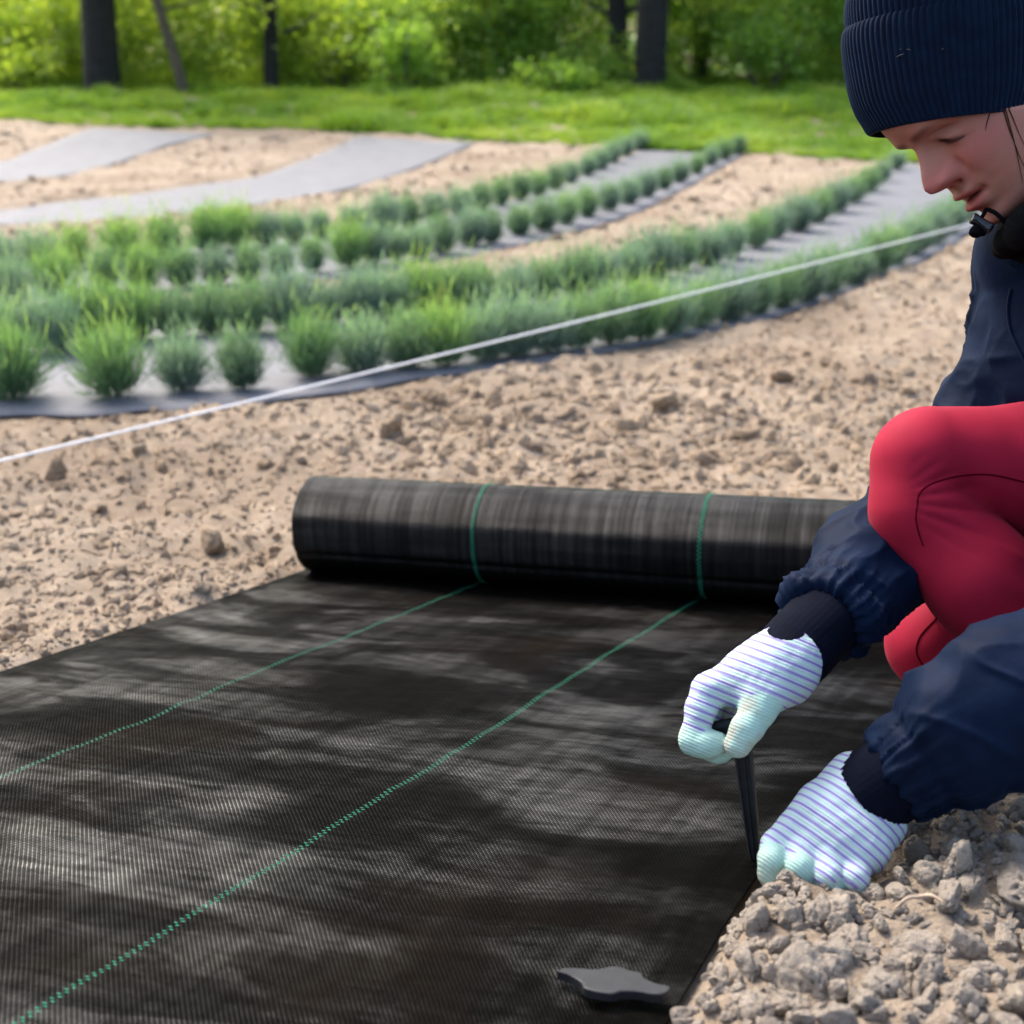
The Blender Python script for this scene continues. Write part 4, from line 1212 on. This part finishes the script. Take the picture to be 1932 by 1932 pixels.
# ---- jacket
NAVY = NT('navy_shell_fabric')
f = NAVY.noise(obj_co(NAVY), 14, 5)
NAVY.base(NAVY.ramp(f, [(0.3, (0.0018, 0.0050, 0.0155)), (0.7, (0.0038, 0.0100, 0.0290))]))
NAVY.set(Roughness=0.62); NAVY.b.inputs['Sheen Weight'].default_value = 0.04; NAVY.b.inputs['Sheen Tint'].default_value = (.25, .4, .75, 1)
NAVY.b.inputs['Specular IOR Level'].default_value = 0.05
hb = NAVY.math('ADD', NAVY.noise(obj_co(NAVY), 55, 5, .6), NAVY.math('MULTIPLY', NAVY.noise(obj_co(NAVY), 900, 2), .12))
NAVY.bump(hb, 0.25, 0.004)
def arm_coords(V, a, b):
    """distance along and angle round the axis a-b"""
    d = b - a; L = np.linalg.norm(d); d = d / L
    q = V - a; u = q @ d
    n = np.cross(d, [0, 0, 1.0]); n /= np.linalg.norm(n); m = np.cross(d, n)
    return u, L, np.arctan2(q @ m, q @ n), np.linalg.norm(q - u[:, None] * d, axis=1)
# right (far) arm: shoulder, elbow, sleeve end;  left (near) arm likewise
RS, RE, RW = P(2010, 520, 1.66), P(1808, 925, 1.69), P(1560, 1165, 1.475)
RM = P(1655, 1055, 1.58)
LS, LE, LW = P(2200, 600, 1.46), P(2150, 1200, 1.33), P(1690, 1462, 1.365)
LM = P(1800, 1390, 1.355); LM2 = P(1930, 1315, 1.345)
NB, PV = P(2010, 470, 1.60), P(2320, 1000, 1.72)
def jacket_f(X, Y, Z):
    ra = smin(cone_sdf(X, Y, Z, RS, RE, .080, .066), cone_sdf(X, Y, Z, RE, RM, .067, .064), .03)
    ra = smin(ra, cone_sdf(X, Y, Z, RM, RW, .065, .050), .02)
    la = smin(cone_sdf(X, Y, Z, LS, LE, .078, .075), cone_sdf(X, Y, Z, LE, LM2, .076, .074), .03)
    la = smin(la, cone_sdf(X, Y, Z, LM2, LM, .076, .066), .02)
    la = smin(la, cone_sdf(X, Y, Z, LM, LW, .066, .047), .015)
    to = smin(cone_sdf(X, Y, Z, NB, P(2120, 700, 1.62), .105, .150), cone_sdf(X, Y, Z, P(2120, 700, 1.62), PV, .150, .165), .05)
    # open, flat sleeve ends
    e1 = (RW - RM) / np.linalg.norm(RW - RM); e2 = (LW - LM) / np.linalg.norm(LW - LM)
    c1 = (X - RW[0]) * e1[0] + (Y - RW[1]) * e1[1] + (Z - RW[2]) * e1[2] - .004
    c2 = (X - LW[0]) * e2[0] + (Y - LW[1]) * e2[1] + (Z - LW[2]) * e2[2] - .004
    return smin(smin(np.maximum(ra, c1), to, .03), np.maximum(la, c2), .025)
allp = np.array([RS, RE, RW, RM, LS, LE, LW, LM, NB, P(2200, 850, 1.66)])
V, F = surface_nets(jacket_f, allp.min(0) - .17, allp.max(0) + .17, .0036)
V = relax(V, F, 3, .5)
N = vert_normals(V, F)
dsp = np.zeros(len(V))
for a, b, gath, sd in ((RE, RW, 1.0, 1), (LM2, LW, 1.0, 2), (RS, RE, 0.0, 3), (LS, LE, 0.0, 4)):
    u, L, th, rd = arm_coords(V, a, b)
    near = sstep(.14, .09, rd) * sstep(-.05, .02, u) * sstep(L + .05, L - .0, u)
    e = np.clip(L - u, 0, 1)
    c, s = np.cos(th), np.sin(th)
    # folds that run round the arm, slanting and dying out
    lean = .035 * np.sin(th + sd)
    ridge = 1 - np.abs(vnoise((u + lean) * 13, c * .9 + 3, s * .9, seed=200 + sd))
    dsp += near * (.0140 * (ridge ** 4 - .2)) * (.45 + .55 * sstep(-.6, .6, vnoise(c * 1.2, s * 1.2, u * 7, seed=205 + sd)))
    ridge2 = 1 - np.abs(vnoise((u - lean * 1.5) * 27, c * 1.3, s * 1.3 + 5, seed=210 + sd))
    dsp += near * .0048 * (ridge2 ** 4 - .2)
    if gath:
        gz = np.exp(-(e / .050) ** 2)
        pleat = 1 - np.abs(vnoise(c * 5.5, s * 5.5, u * 9, seed=220 + sd))
        dsp += near * gz * .0075 * (pleat ** 3.5 - .22)
        dsp -= near * .0055 * np.exp(-((e - .032) / .008) ** 2)                       # elastic
body_n = fbm(V[:, 0] * 9, V[:, 1] * 9, V[:, 2] * 9, 3, seed=240)
dsp += .004 * body_n
V = V + N * dsp[:, None]
jk = obj('jacket', mesh_from('jacket', V, F, NAVY.m), person)
# armhole and panel seams: thin raised piping laid on the jacket
from mathutils.bvhtree import BVHTree
def bvh_of(V, F): return BVHTree.FromPolygons([tuple(v) for v in V], [tuple(int(i) for i in f) for f in F])
def on_surface(bv, pix, up=.0006):
    out = []
    for x, y in smooth_path(np.array(pix, float), max(12, len(pix) * 8)):
        d = P(x, y, 1.0) - CAM
        h = bv.ray_cast(Vector(CAM), Vector(d).normalized())
        if h[0] is not None: out.append(np.array(h[0]) - up * np.array(Vector(d).normalized()))
    return np.array(out)
jb = bvh_of(V, F)
bb = bvh_of(BODY_V, BODY_F)
for pix in ([(1897, 205), (1905, 235), (1914, 268), (1921, 300), (1930, 345)], [(1893, 206), (1903, 240), (1915, 272), (1926, 300), (1940, 325)], [(1903, 204), (1912, 225), (1922, 250), (1936, 280)], [(1867, 215), (1862, 232), (1859, 246)]):
    p = on_surface(bb, pix, .0008)
    v, f = tube(p, np.linspace(.00075, .00025, len(p)), 5)
    obj('hair_strand', mesh_from('hair_strand', v, f, HAIR), person)
def seam(name, bv, pix, rad, mat, parent, up=.0003):
    p = on_surface(bv, pix, up)
    if len(p) < 3: return None
    v, f = tube(p, rad, 6)
    return obj(name, mesh_from(name, v, f, mat), parent)
seam('armhole_seam', jb, [(1908, 545), (1902, 580), (1906, 620), (1918, 650), (1938, 690)], .0022, NAVY.m, jk)
seam('panel_seam', jb, [(1905, 500), (1918, 508), (1940, 515)], .0022, NAVY.m, jk)

# collar: padded dark fleece roll round the neck
FLEECE = simple('black_fleece', (0.004, 0.0038, 0.0045), 0.95, 0.3, 120, 0.4, 0.002, Specular_IOR_Level=0.05)
def collar_f(X, Y, Z):
    pts = [P(1893, 467, 1.535), P(1903, 455, 1.50), P(1945, 428, 1.455), P(2010, 390, 1.46), P(2060, 360, 1.52)]
    rs = [.0135, .014, .024, .028, .03]
    d = 9.0
    for k in range(4):
        d = smin(d, cone_sdf(X, Y, Z, pts[k], pts[k + 1], rs[k], rs[k + 1]), .012) if k else cone_sdf(X, Y, Z, pts[0], pts[1], rs[0], rs[1])
    d = smin(d, cone_sdf(X, Y, Z, P(1927, 438, 1.55), P(2010, 395, 1.60), .028, .05), .02)
    d = smin(d, cone_sdf(X, Y, Z, P(1905, 462, 1.56), P(1990, 470, 1.52), .010, .04), .012)
    return d
cp = np.array([P(1860, 360, 1.45), P(2080, 520, 1.62), P(2080, 330, 1.45), P(1870, 500, 1.62)])
V, F = surface_nets(collar_f, cp.min(0) - .06, cp.max(0) + .08, .0032)
V = relax(V, F, 1); N = vert_normals(V, F)
V = V + N * (.0012 * fbm(V[:, 0] * 60, V[:, 1] * 60, V[:, 2] * 60, 3, seed=250))[:, None]
cl = obj('collar', mesh_from('collar', V, F, FLEECE), jk)
# cord and cord lock hanging at the chin
GLOSS = simple('black_gloss_plastic', (0.010, 0.011, 0.014), 0.22, 0.1, 50)
dl = 1.50
V, F = tube([P(1905, 430, 1.49), P(1882, 405, 1.49), P(1862, 395, dl), P(1857, 402, dl), P(1850, 415, dl), P(1846, 428, dl), P(1843, 440, dl)], .0024, 8, 40)
cord = obj('draw_cord', mesh_from('draw_cord', V, F, FLEECE), jk)
V, F = tube([P(1833, 411, dl), P(1835, 412, dl), P(1845, 417, dl), P(1860, 427, dl - .001), P(1867, 431, dl - .002), P(1870, 433, dl - .002)], [.004, .0066, .0062, .0066, .0072, .0055], 16, 24)
obj('cord_lock', mesh_from('cord_lock', V, F, GLOSS), cord)
V, F = tube([P(1844, 428, dl), P(1841, 436, dl), P(1840, 443, dl), P(1839, 448, dl)], [.005, .0070, .0072, .003], 12, 16)
obj('cord_end', mesh_from('cord_end', V, F, FLEECE), cord)
V, F = tube([P(1850, 437, dl), P(1853, 441, dl), P(1852, 445, dl)], [.0035, .0045, .002], 10, 10)
obj('cord_end', mesh_from('cord_end', V, F, FLEECE), cord)

# ---- inner knit cuffs
RIBKNIT = simple('navy_rib_knit', (0.0022, 0.0032, 0.0085), 0.9, 0.2, 70, 0.35, 0.0015, Specular_IOR_Level=0.06)
def wrist_cuff(a, b, ra, rb, seed):
    d = b - a
    n, sides = 26, 96
    V, F = tube([a - d * .25, a, a + d * .35, a + d * .7, b, b + d * .02, b - d * .04], [ra * .98, ra, (ra * .65 + rb * .35) * 1.02, (ra * .3 + rb * .7) * 1.02, rb, rb * .95, rb * .88], sides, 40, cap=False)
    th = np.tile(np.arange(sides) / sides * 2 * math.pi, 40)
    Ff = np.array(F)
    N = vert_normals(V, Ff)
    V = V + N * (.0005 * np.cos(th * 40) + .0022 * vnoise(V[:, 0] * 22, V[:, 1] * 22, V[:, 2] * 22, seed=seed))[:, None]
    return mesh_from('wrist_cuff', V, Ff, RIBKNIT)
obj('wrist_cuff', wrist_cuff(P(1562, 1170, 1.478), P(1470, 1258, 1.415), .0425, .0385, 260), jk)
obj('wrist_cuff', wrist_cuff(P(1690, 1462, 1.367), P(1625, 1508, 1.372), .0435, .0440, 261), jk)

# ---- leggings
RED = NT('red_stretch_fabric')
f = RED.noise(obj_co(RED), 18, 4)
RED.base(RED.ramp(f, [(0.3, (0.245, 0.0068, 0.023)), (0.7, (0.305, 0.0098, 0.031))]))
RED.set(Roughness=0.72); RED.b.inputs['Sheen Weight'].default_value = 0.06; RED.b.inputs['Sheen Tint'].default_value = (1, .45, .5, 1); RED.b.inputs['Sheen Roughness'].default_value = .45
RED.b.inputs['Specular IOR Level'].default_value = 0.1
RED.bump(RED.noise(obj_co(RED), 1100, 2), 0.18, 0.0008)
KN = P(1752, 868, 1.53)
def leg_f(X, Y, Z):
    thigh = smin(cone_sdf(X, Y, Z, P(1752, 860, 1.53), P(1950, 888, 1.55), .0580, .0775), cone_sdf(X, Y, Z, P(1950, 888, 1.55), P(2300, 950, 1.68), .0775, .105), .02)
    shin = smin(cone_sdf(X, Y, Z, P(1748, 972, 1.525), P(1850, 1095, 1.51), .0575, .0610), cone_sdf(X, Y, Z, P(1850, 1095, 1.51), P(2060, 1385, 1.47), .0610, .047), .02)
    cap_ = cone_sdf(X, Y, Z, P(1731, 872, 1.522), P(1728, 960, 1.520), .0515, .0515)
    near = smin(smin(thigh, shin, .0025), cap_, .018)
    far = smin(cone_sdf(X, Y, Z, P(1766, 1208, 1.74), P(1990, 1120, 1.76), .062, .085), cone_sdf(X, Y, Z, P(1766, 1215, 1.74), P(2000, 1260, 1.85), .060, .055), .02)
    hip = cone_sdf(X, Y, Z, P(2300, 960, 1.68), P(2250, 1000, 1.78), .12, .12)
    return smin(smin(near, far, .012), hip, .05)
lp = np.array([P(1640, 740, 1.45), P(2330, 700, 1.7), P(1650, 1320, 1.8), P(2100, 1420, 1.45), P(2300, 1100, 1.85)])
V, F = surface_nets(leg_f, lp.min(0) - .06, lp.max(0) + .06, .0034)
V = relax(V, F, 2, .5); N = vert_normals(V, F)
K0 = P(1770, 945, 1.47)
q = V - K0
rgt, upw = cvec(1, 0, 0), cvec(0, 1, 0)
a_, b_ = q @ rgt, q @ upw
fan = sstep(-.035, .0, a_) * sstep(.10, .03, a_) * sstep(.055, .02, np.abs(b_ + .45 * a_))
ang = np.arctan2(b_, a_ + .06)
dsp = .0042 * fan * (np.abs(np.sin(ang * 13 + 1.2)) ** .6 - .6) - .0030 * fan
slack = sstep(.02, .10, a_) * sstep(.12, .02, np.abs(b_ + .62 * a_))
dsp += .0035 * slack * (1 - np.abs(vnoise(a_ * 8, (b_ + .62 * a_) * 42, 3.0, seed=275))) ** 2
dsp += .0016 * fbm(V[:, 0] * 14, V[:, 1] * 14, V[:, 2] * 14, 2, seed=270)
V = V + N * dsp[:, None]
lg = obj('leggings', mesh_from('leggings', V, F, RED.m), person)
lb = bvh_of(V, F)
DKRED = simple('red_seam_thread', (0.085, 0.0020, 0.0065), 0.9, Specular_IOR_Level=0.02)
seam('knee_seam', lb, [(1731, 950), (1733, 935), (1748, 918), (1780, 905), (1820, 897), (1870, 896), (1935, 910)], .0011, DKRED, lg, .0)
seam('knee_seam', lb, [(1731, 950), (1728, 975), (1732, 1000), (1742, 1030)], .0009, DKRED, lg, .0)
seam('knee_seam', lb, [(1768, 1166), (1748, 1186), (1734, 1205), (1729, 1228), (1738, 1250), (1764, 1276), (1790, 1290)], .0012, DKRED, lg, .0)

# ---- striped gloves
GLOVE = NT('striped_knit_glove')
al = GLOVE.n('ShaderNodeAttribute', attribute_name='along').outputs['Fac']
plain = GLOVE.n('ShaderNodeAttribute', attribute_name='coated').outputs['Fac']
ph = GLOVE.math('FRACT', GLOVE.math('MULTIPLY', al, 1 / .0090))
wv_ = GLOVE.math('ABSOLUTE', GLOVE.math('SUBTRACT', ph, 0.5))
line = GLOVE.ramp(wv_, [(0.08, (1, 1, 1)), (0.20, (0, 0, 0))])
pale = GLOVE.ramp(wv_, [(0.2, (0.47, 0.47, 0.56)), (0.42, (0.385, 0.55, 0.49))])
c = GLOVE.mix(line, pale, (0.20, 0.185, 0.39))
dirtn = GLOVE.noise(obj_co(GLOVE), 26, 5)
coat = GLOVE.mix(GLOVE.ramp(dirtn, [(0.55, (0, 0, 0)), (0.72, (1, 1, 1))]), (0.345, 0.52, 0.445), (0.36, 0.34, 0.28))
c = GLOVE.mix(plain, c, coat)
grime = GLOVE.n('ShaderNodeAttribute', attribute_name='grime').outputs['Fac']
c = GLOVE.mix(GLOVE.math('MULTIPLY', grime, 0.75), c, (0.20, 0.155, 0.10))
GLOVE.base(c); GLOVE.set(Roughness=0.85); GLOVE.b.inputs['Specular IOR Level'].default_value = 0.2
rib = GLOVE.math('SINE', GLOVE.math('MULTIPLY', al, 2 * math.pi / .0034))
GLOVE.bump(GLOVE.math('ADD', GLOVE.math('MULTIPLY', rib, .5), GLOVE.noise(obj_co(GLOVE), 900, 2)), 0.5, 0.0009)

def chain_f(X, Y, Z, pts, rs, k=.006):
    d = None
    for i in range(len(pts) - 1):
        c = cone_sdf(X, Y, Z, pts[i], pts[i + 1], rs[i], rs[i + 1])
        d = c if d is None else smin(d, c, k)
    return d
def chain_near(V, pts):
    """distance to a chain and the length along it"""
    best = np.full(len(V), 9.0); al = np.zeros(len(V)); acc = 0
    for i in range(len(pts) - 1):
        a, b = pts[i], pts[i + 1]
        e = b - a; L = np.linalg.norm(e)
        t = np.clip((V - a) @ e / L ** 2, 0, 1)
        d = np.linalg.norm(V - a - t[:, None] * e, axis=1)
        m = d < best
        best = np.where(m, d, best); al = np.where(m, acc + t * L, al); acc += L
    return best, al
def make_glove(palm, fingers, k_f, k_p, stripe_fn, coat_from, res=.0016, seed=0, grime_fn=None):
    def f(X, Y, Z):
        d = None
        for pts, rs in palm:
            c = chain_f(X, Y, Z, pts, rs, .012)
            d = c if d is None else smin(d, c, k_p)
        fg = None
        for pts, rs in fingers:
            c = chain_f(X, Y, Z, pts, rs)
            fg = c if fg is None else smin(fg, c, .0012)
        return smin(d, fg, k_f)
    allp = np.concatenate([np.array(p) for p, _ in palm + fingers])
    V, F = surface_nets(f, allp.min(0) - .035, allp.max(0) + .035, res)
    V = relax(V, F, 1, .5); N = vert_normals(V, F)
    V = V + N * (.0011 * fbm(V[:, 0] * 70, V[:, 1] * 70, V[:, 2] * 70, 2, seed=seed) + .0014 * vnoise(V[:, 0] * 35, V[:, 1] * 35, V[:, 2] * 35, seed=seed + 3))[:, None]
    me = mesh_from('glove', V, F, GLOVE.m)
    al = stripe_fn(V)
    coat = np.zeros(len(V))
    for (pts, rs), c0 in zip(fingers, coat_from):
        d, a = chain_near(V, pts)
        inside = d < np.mean(rs) * 1.25
        coat = np.maximum(coat, np.where(inside, sstep(c0 - .001, c0 + .001, a), 0))
    gr = np.zeros(len(V)) if grime_fn is None else grime_fn(V)
    for nm, val in (('along', al), ('coated', coat), ('grime', gr)):
        at = me.attributes.new(nm, 'FLOAT', 'POINT'); at.data.foreach_set('value', val.astype(np.float32))
    return me
def along_dir(o, d):
    d = d / np.linalg.norm(d)
    return lambda V: (V - o) @ d

# far (right) hand: closed round the peg's grip, thumb toward the viewer
W = P(1478, 1250, 1.418)
palm = [([W, P(1420, 1278, 1.405), P(1338, 1302, 1.402)], [.0365, .0315, .0180]),
        ([W, P(1432, 1268, 1.432), P(1352, 1300, 1.440)], [.0360, .030, .0200]),
        ([P(1470, 1275, 1.410), P(1440, 1305, 1.385)], [.030, .0240])]
index = ([P(1336, 1304, 1.400), P(1322, 1338, 1.394), P(1306, 1398, 1.390), P(1332, 1404, 1.384), P(1352, 1402, 1.382)], [.0170, .0155, .0140, .0135, .0118])
middle = ([P(1345, 1304, 1.425), P(1330, 1345, 1.420), P(1318, 1402, 1.416), P(1352, 1414, 1.408), P(1372, 1408, 1.400)], [.0178, .0165, .0145, .0135, .0115])
ring = ([P(1356, 1300, 1.450), P(1343, 1345, 1.446), P(1334, 1398, 1.440), P(1366, 1408, 1.430), P(1385, 1400, 1.425)], [.0165, .0155, .0135, .0125, .011])
little = ([P(1370, 1295, 1.470), P(1362, 1340, 1.468), P(1358, 1380, 1.460), P(1382, 1392, 1.450)], [.015, .014, .0125, .011])
thumb = ([P(1452, 1300, 1.388), P(1430, 1338, 1.374), P(1408, 1375, 1.366), P(1391, 1406, 1.366)], [.0215, .0180, .0162, .0142])
# stripes run across the hand, bending down over the fingers
o1 = P(1478, 1240, 1.41)
d_h = P(1340, 1420, 1.40) - P(1420, 1215, 1.41)
me = make_glove(palm, [index, middle, ring, little, thumb], .008, .020, along_dir(o1, d_h), [.044, .044, .045, .045, .010], seed=280,
                grime_fn=lambda V: .55 * sstep(.020, .0, np.linalg.norm(V - P(1335, 1418, 1.39), axis=1)) + .4 * sstep(.018, .0, np.linalg.norm(V - P(1292, 1408, 1.39), axis=1)))
o = obj('glove', me, person); o['label'] = 'striped glove of the far hand gripping the peg'

# near (left) hand: palm down, fingers curled under the fabric edge
W = P(1632, 1503, 1.372)
K = [P(1466, 1592, 1.352), P(1512, 1612, 1.335), P(1562, 1626, 1.325), P(1612, 1632, 1.325)]
palm = [([P(1618, 1478, 1.376), P(1545, 1530, 1.362), K[0]], [.0330, .0255, .0145]),
        ([W, P(1575, 1560, 1.350), K[1]], [.0370, .0290, .0150]),
        ([P(1645, 1530, 1.368), P(1600, 1590, 1.342), K[2]], [.0340, .0280, .0148]),
        ([P(1655, 1555, 1.366), P(1632, 1605, 1.340), K[3]], [.0290, .0230, .0135])]
fl = [([K[0], P(1458, 1622, 1.340), P(1457, 1650, 1.342), P(1470, 1668, 1.360)], [.0148, .0138, .0132, .0115]),
      ([K[1], P(1510, 1636, 1.322), P(1512, 1662, 1.326), P(1525, 1678, 1.345)], [.0150, .0140, .0133, .0115]),
      ([K[2], P(1562, 1650, 1.312), P(1566, 1674, 1.316), P(1580, 1690, 1.335)], [.0148, .0138, .0130, .0112]),
      ([K[3], P(1612, 1655, 1.312), P(1618, 1676, 1.318), P(1630, 1690, 1.335)], [.0145, .0135, .0125, .011]),
      ([P(1520, 1560, 1.385), P(1490, 1600, 1.400), P(1478, 1628, 1.405)], [.018, .0155, .013])]
o2 = P(1660, 1470, 1.37)
d1 = P(1490, 1640, 1.345) - P(1610, 1480, 1.372)
base_al = along_dir(o2, d1)
me = make_glove(palm, fl, .006, .012, lambda V: base_al(V) + .10 * np.clip((V - P(1560, 1560, 1.35)) @ cvec(.83, -.55, 0), 0, 1) ** 1.5, [.008, .012, .018, .018, .02], seed=290,
                grime_fn=lambda V: .8 * sstep(.040, .0, np.linalg.norm(V - P(1452, 1668, 1.345), axis=1)))
o = obj('glove', me, person); o['label'] = 'striped glove of the near hand pressing into the soil'
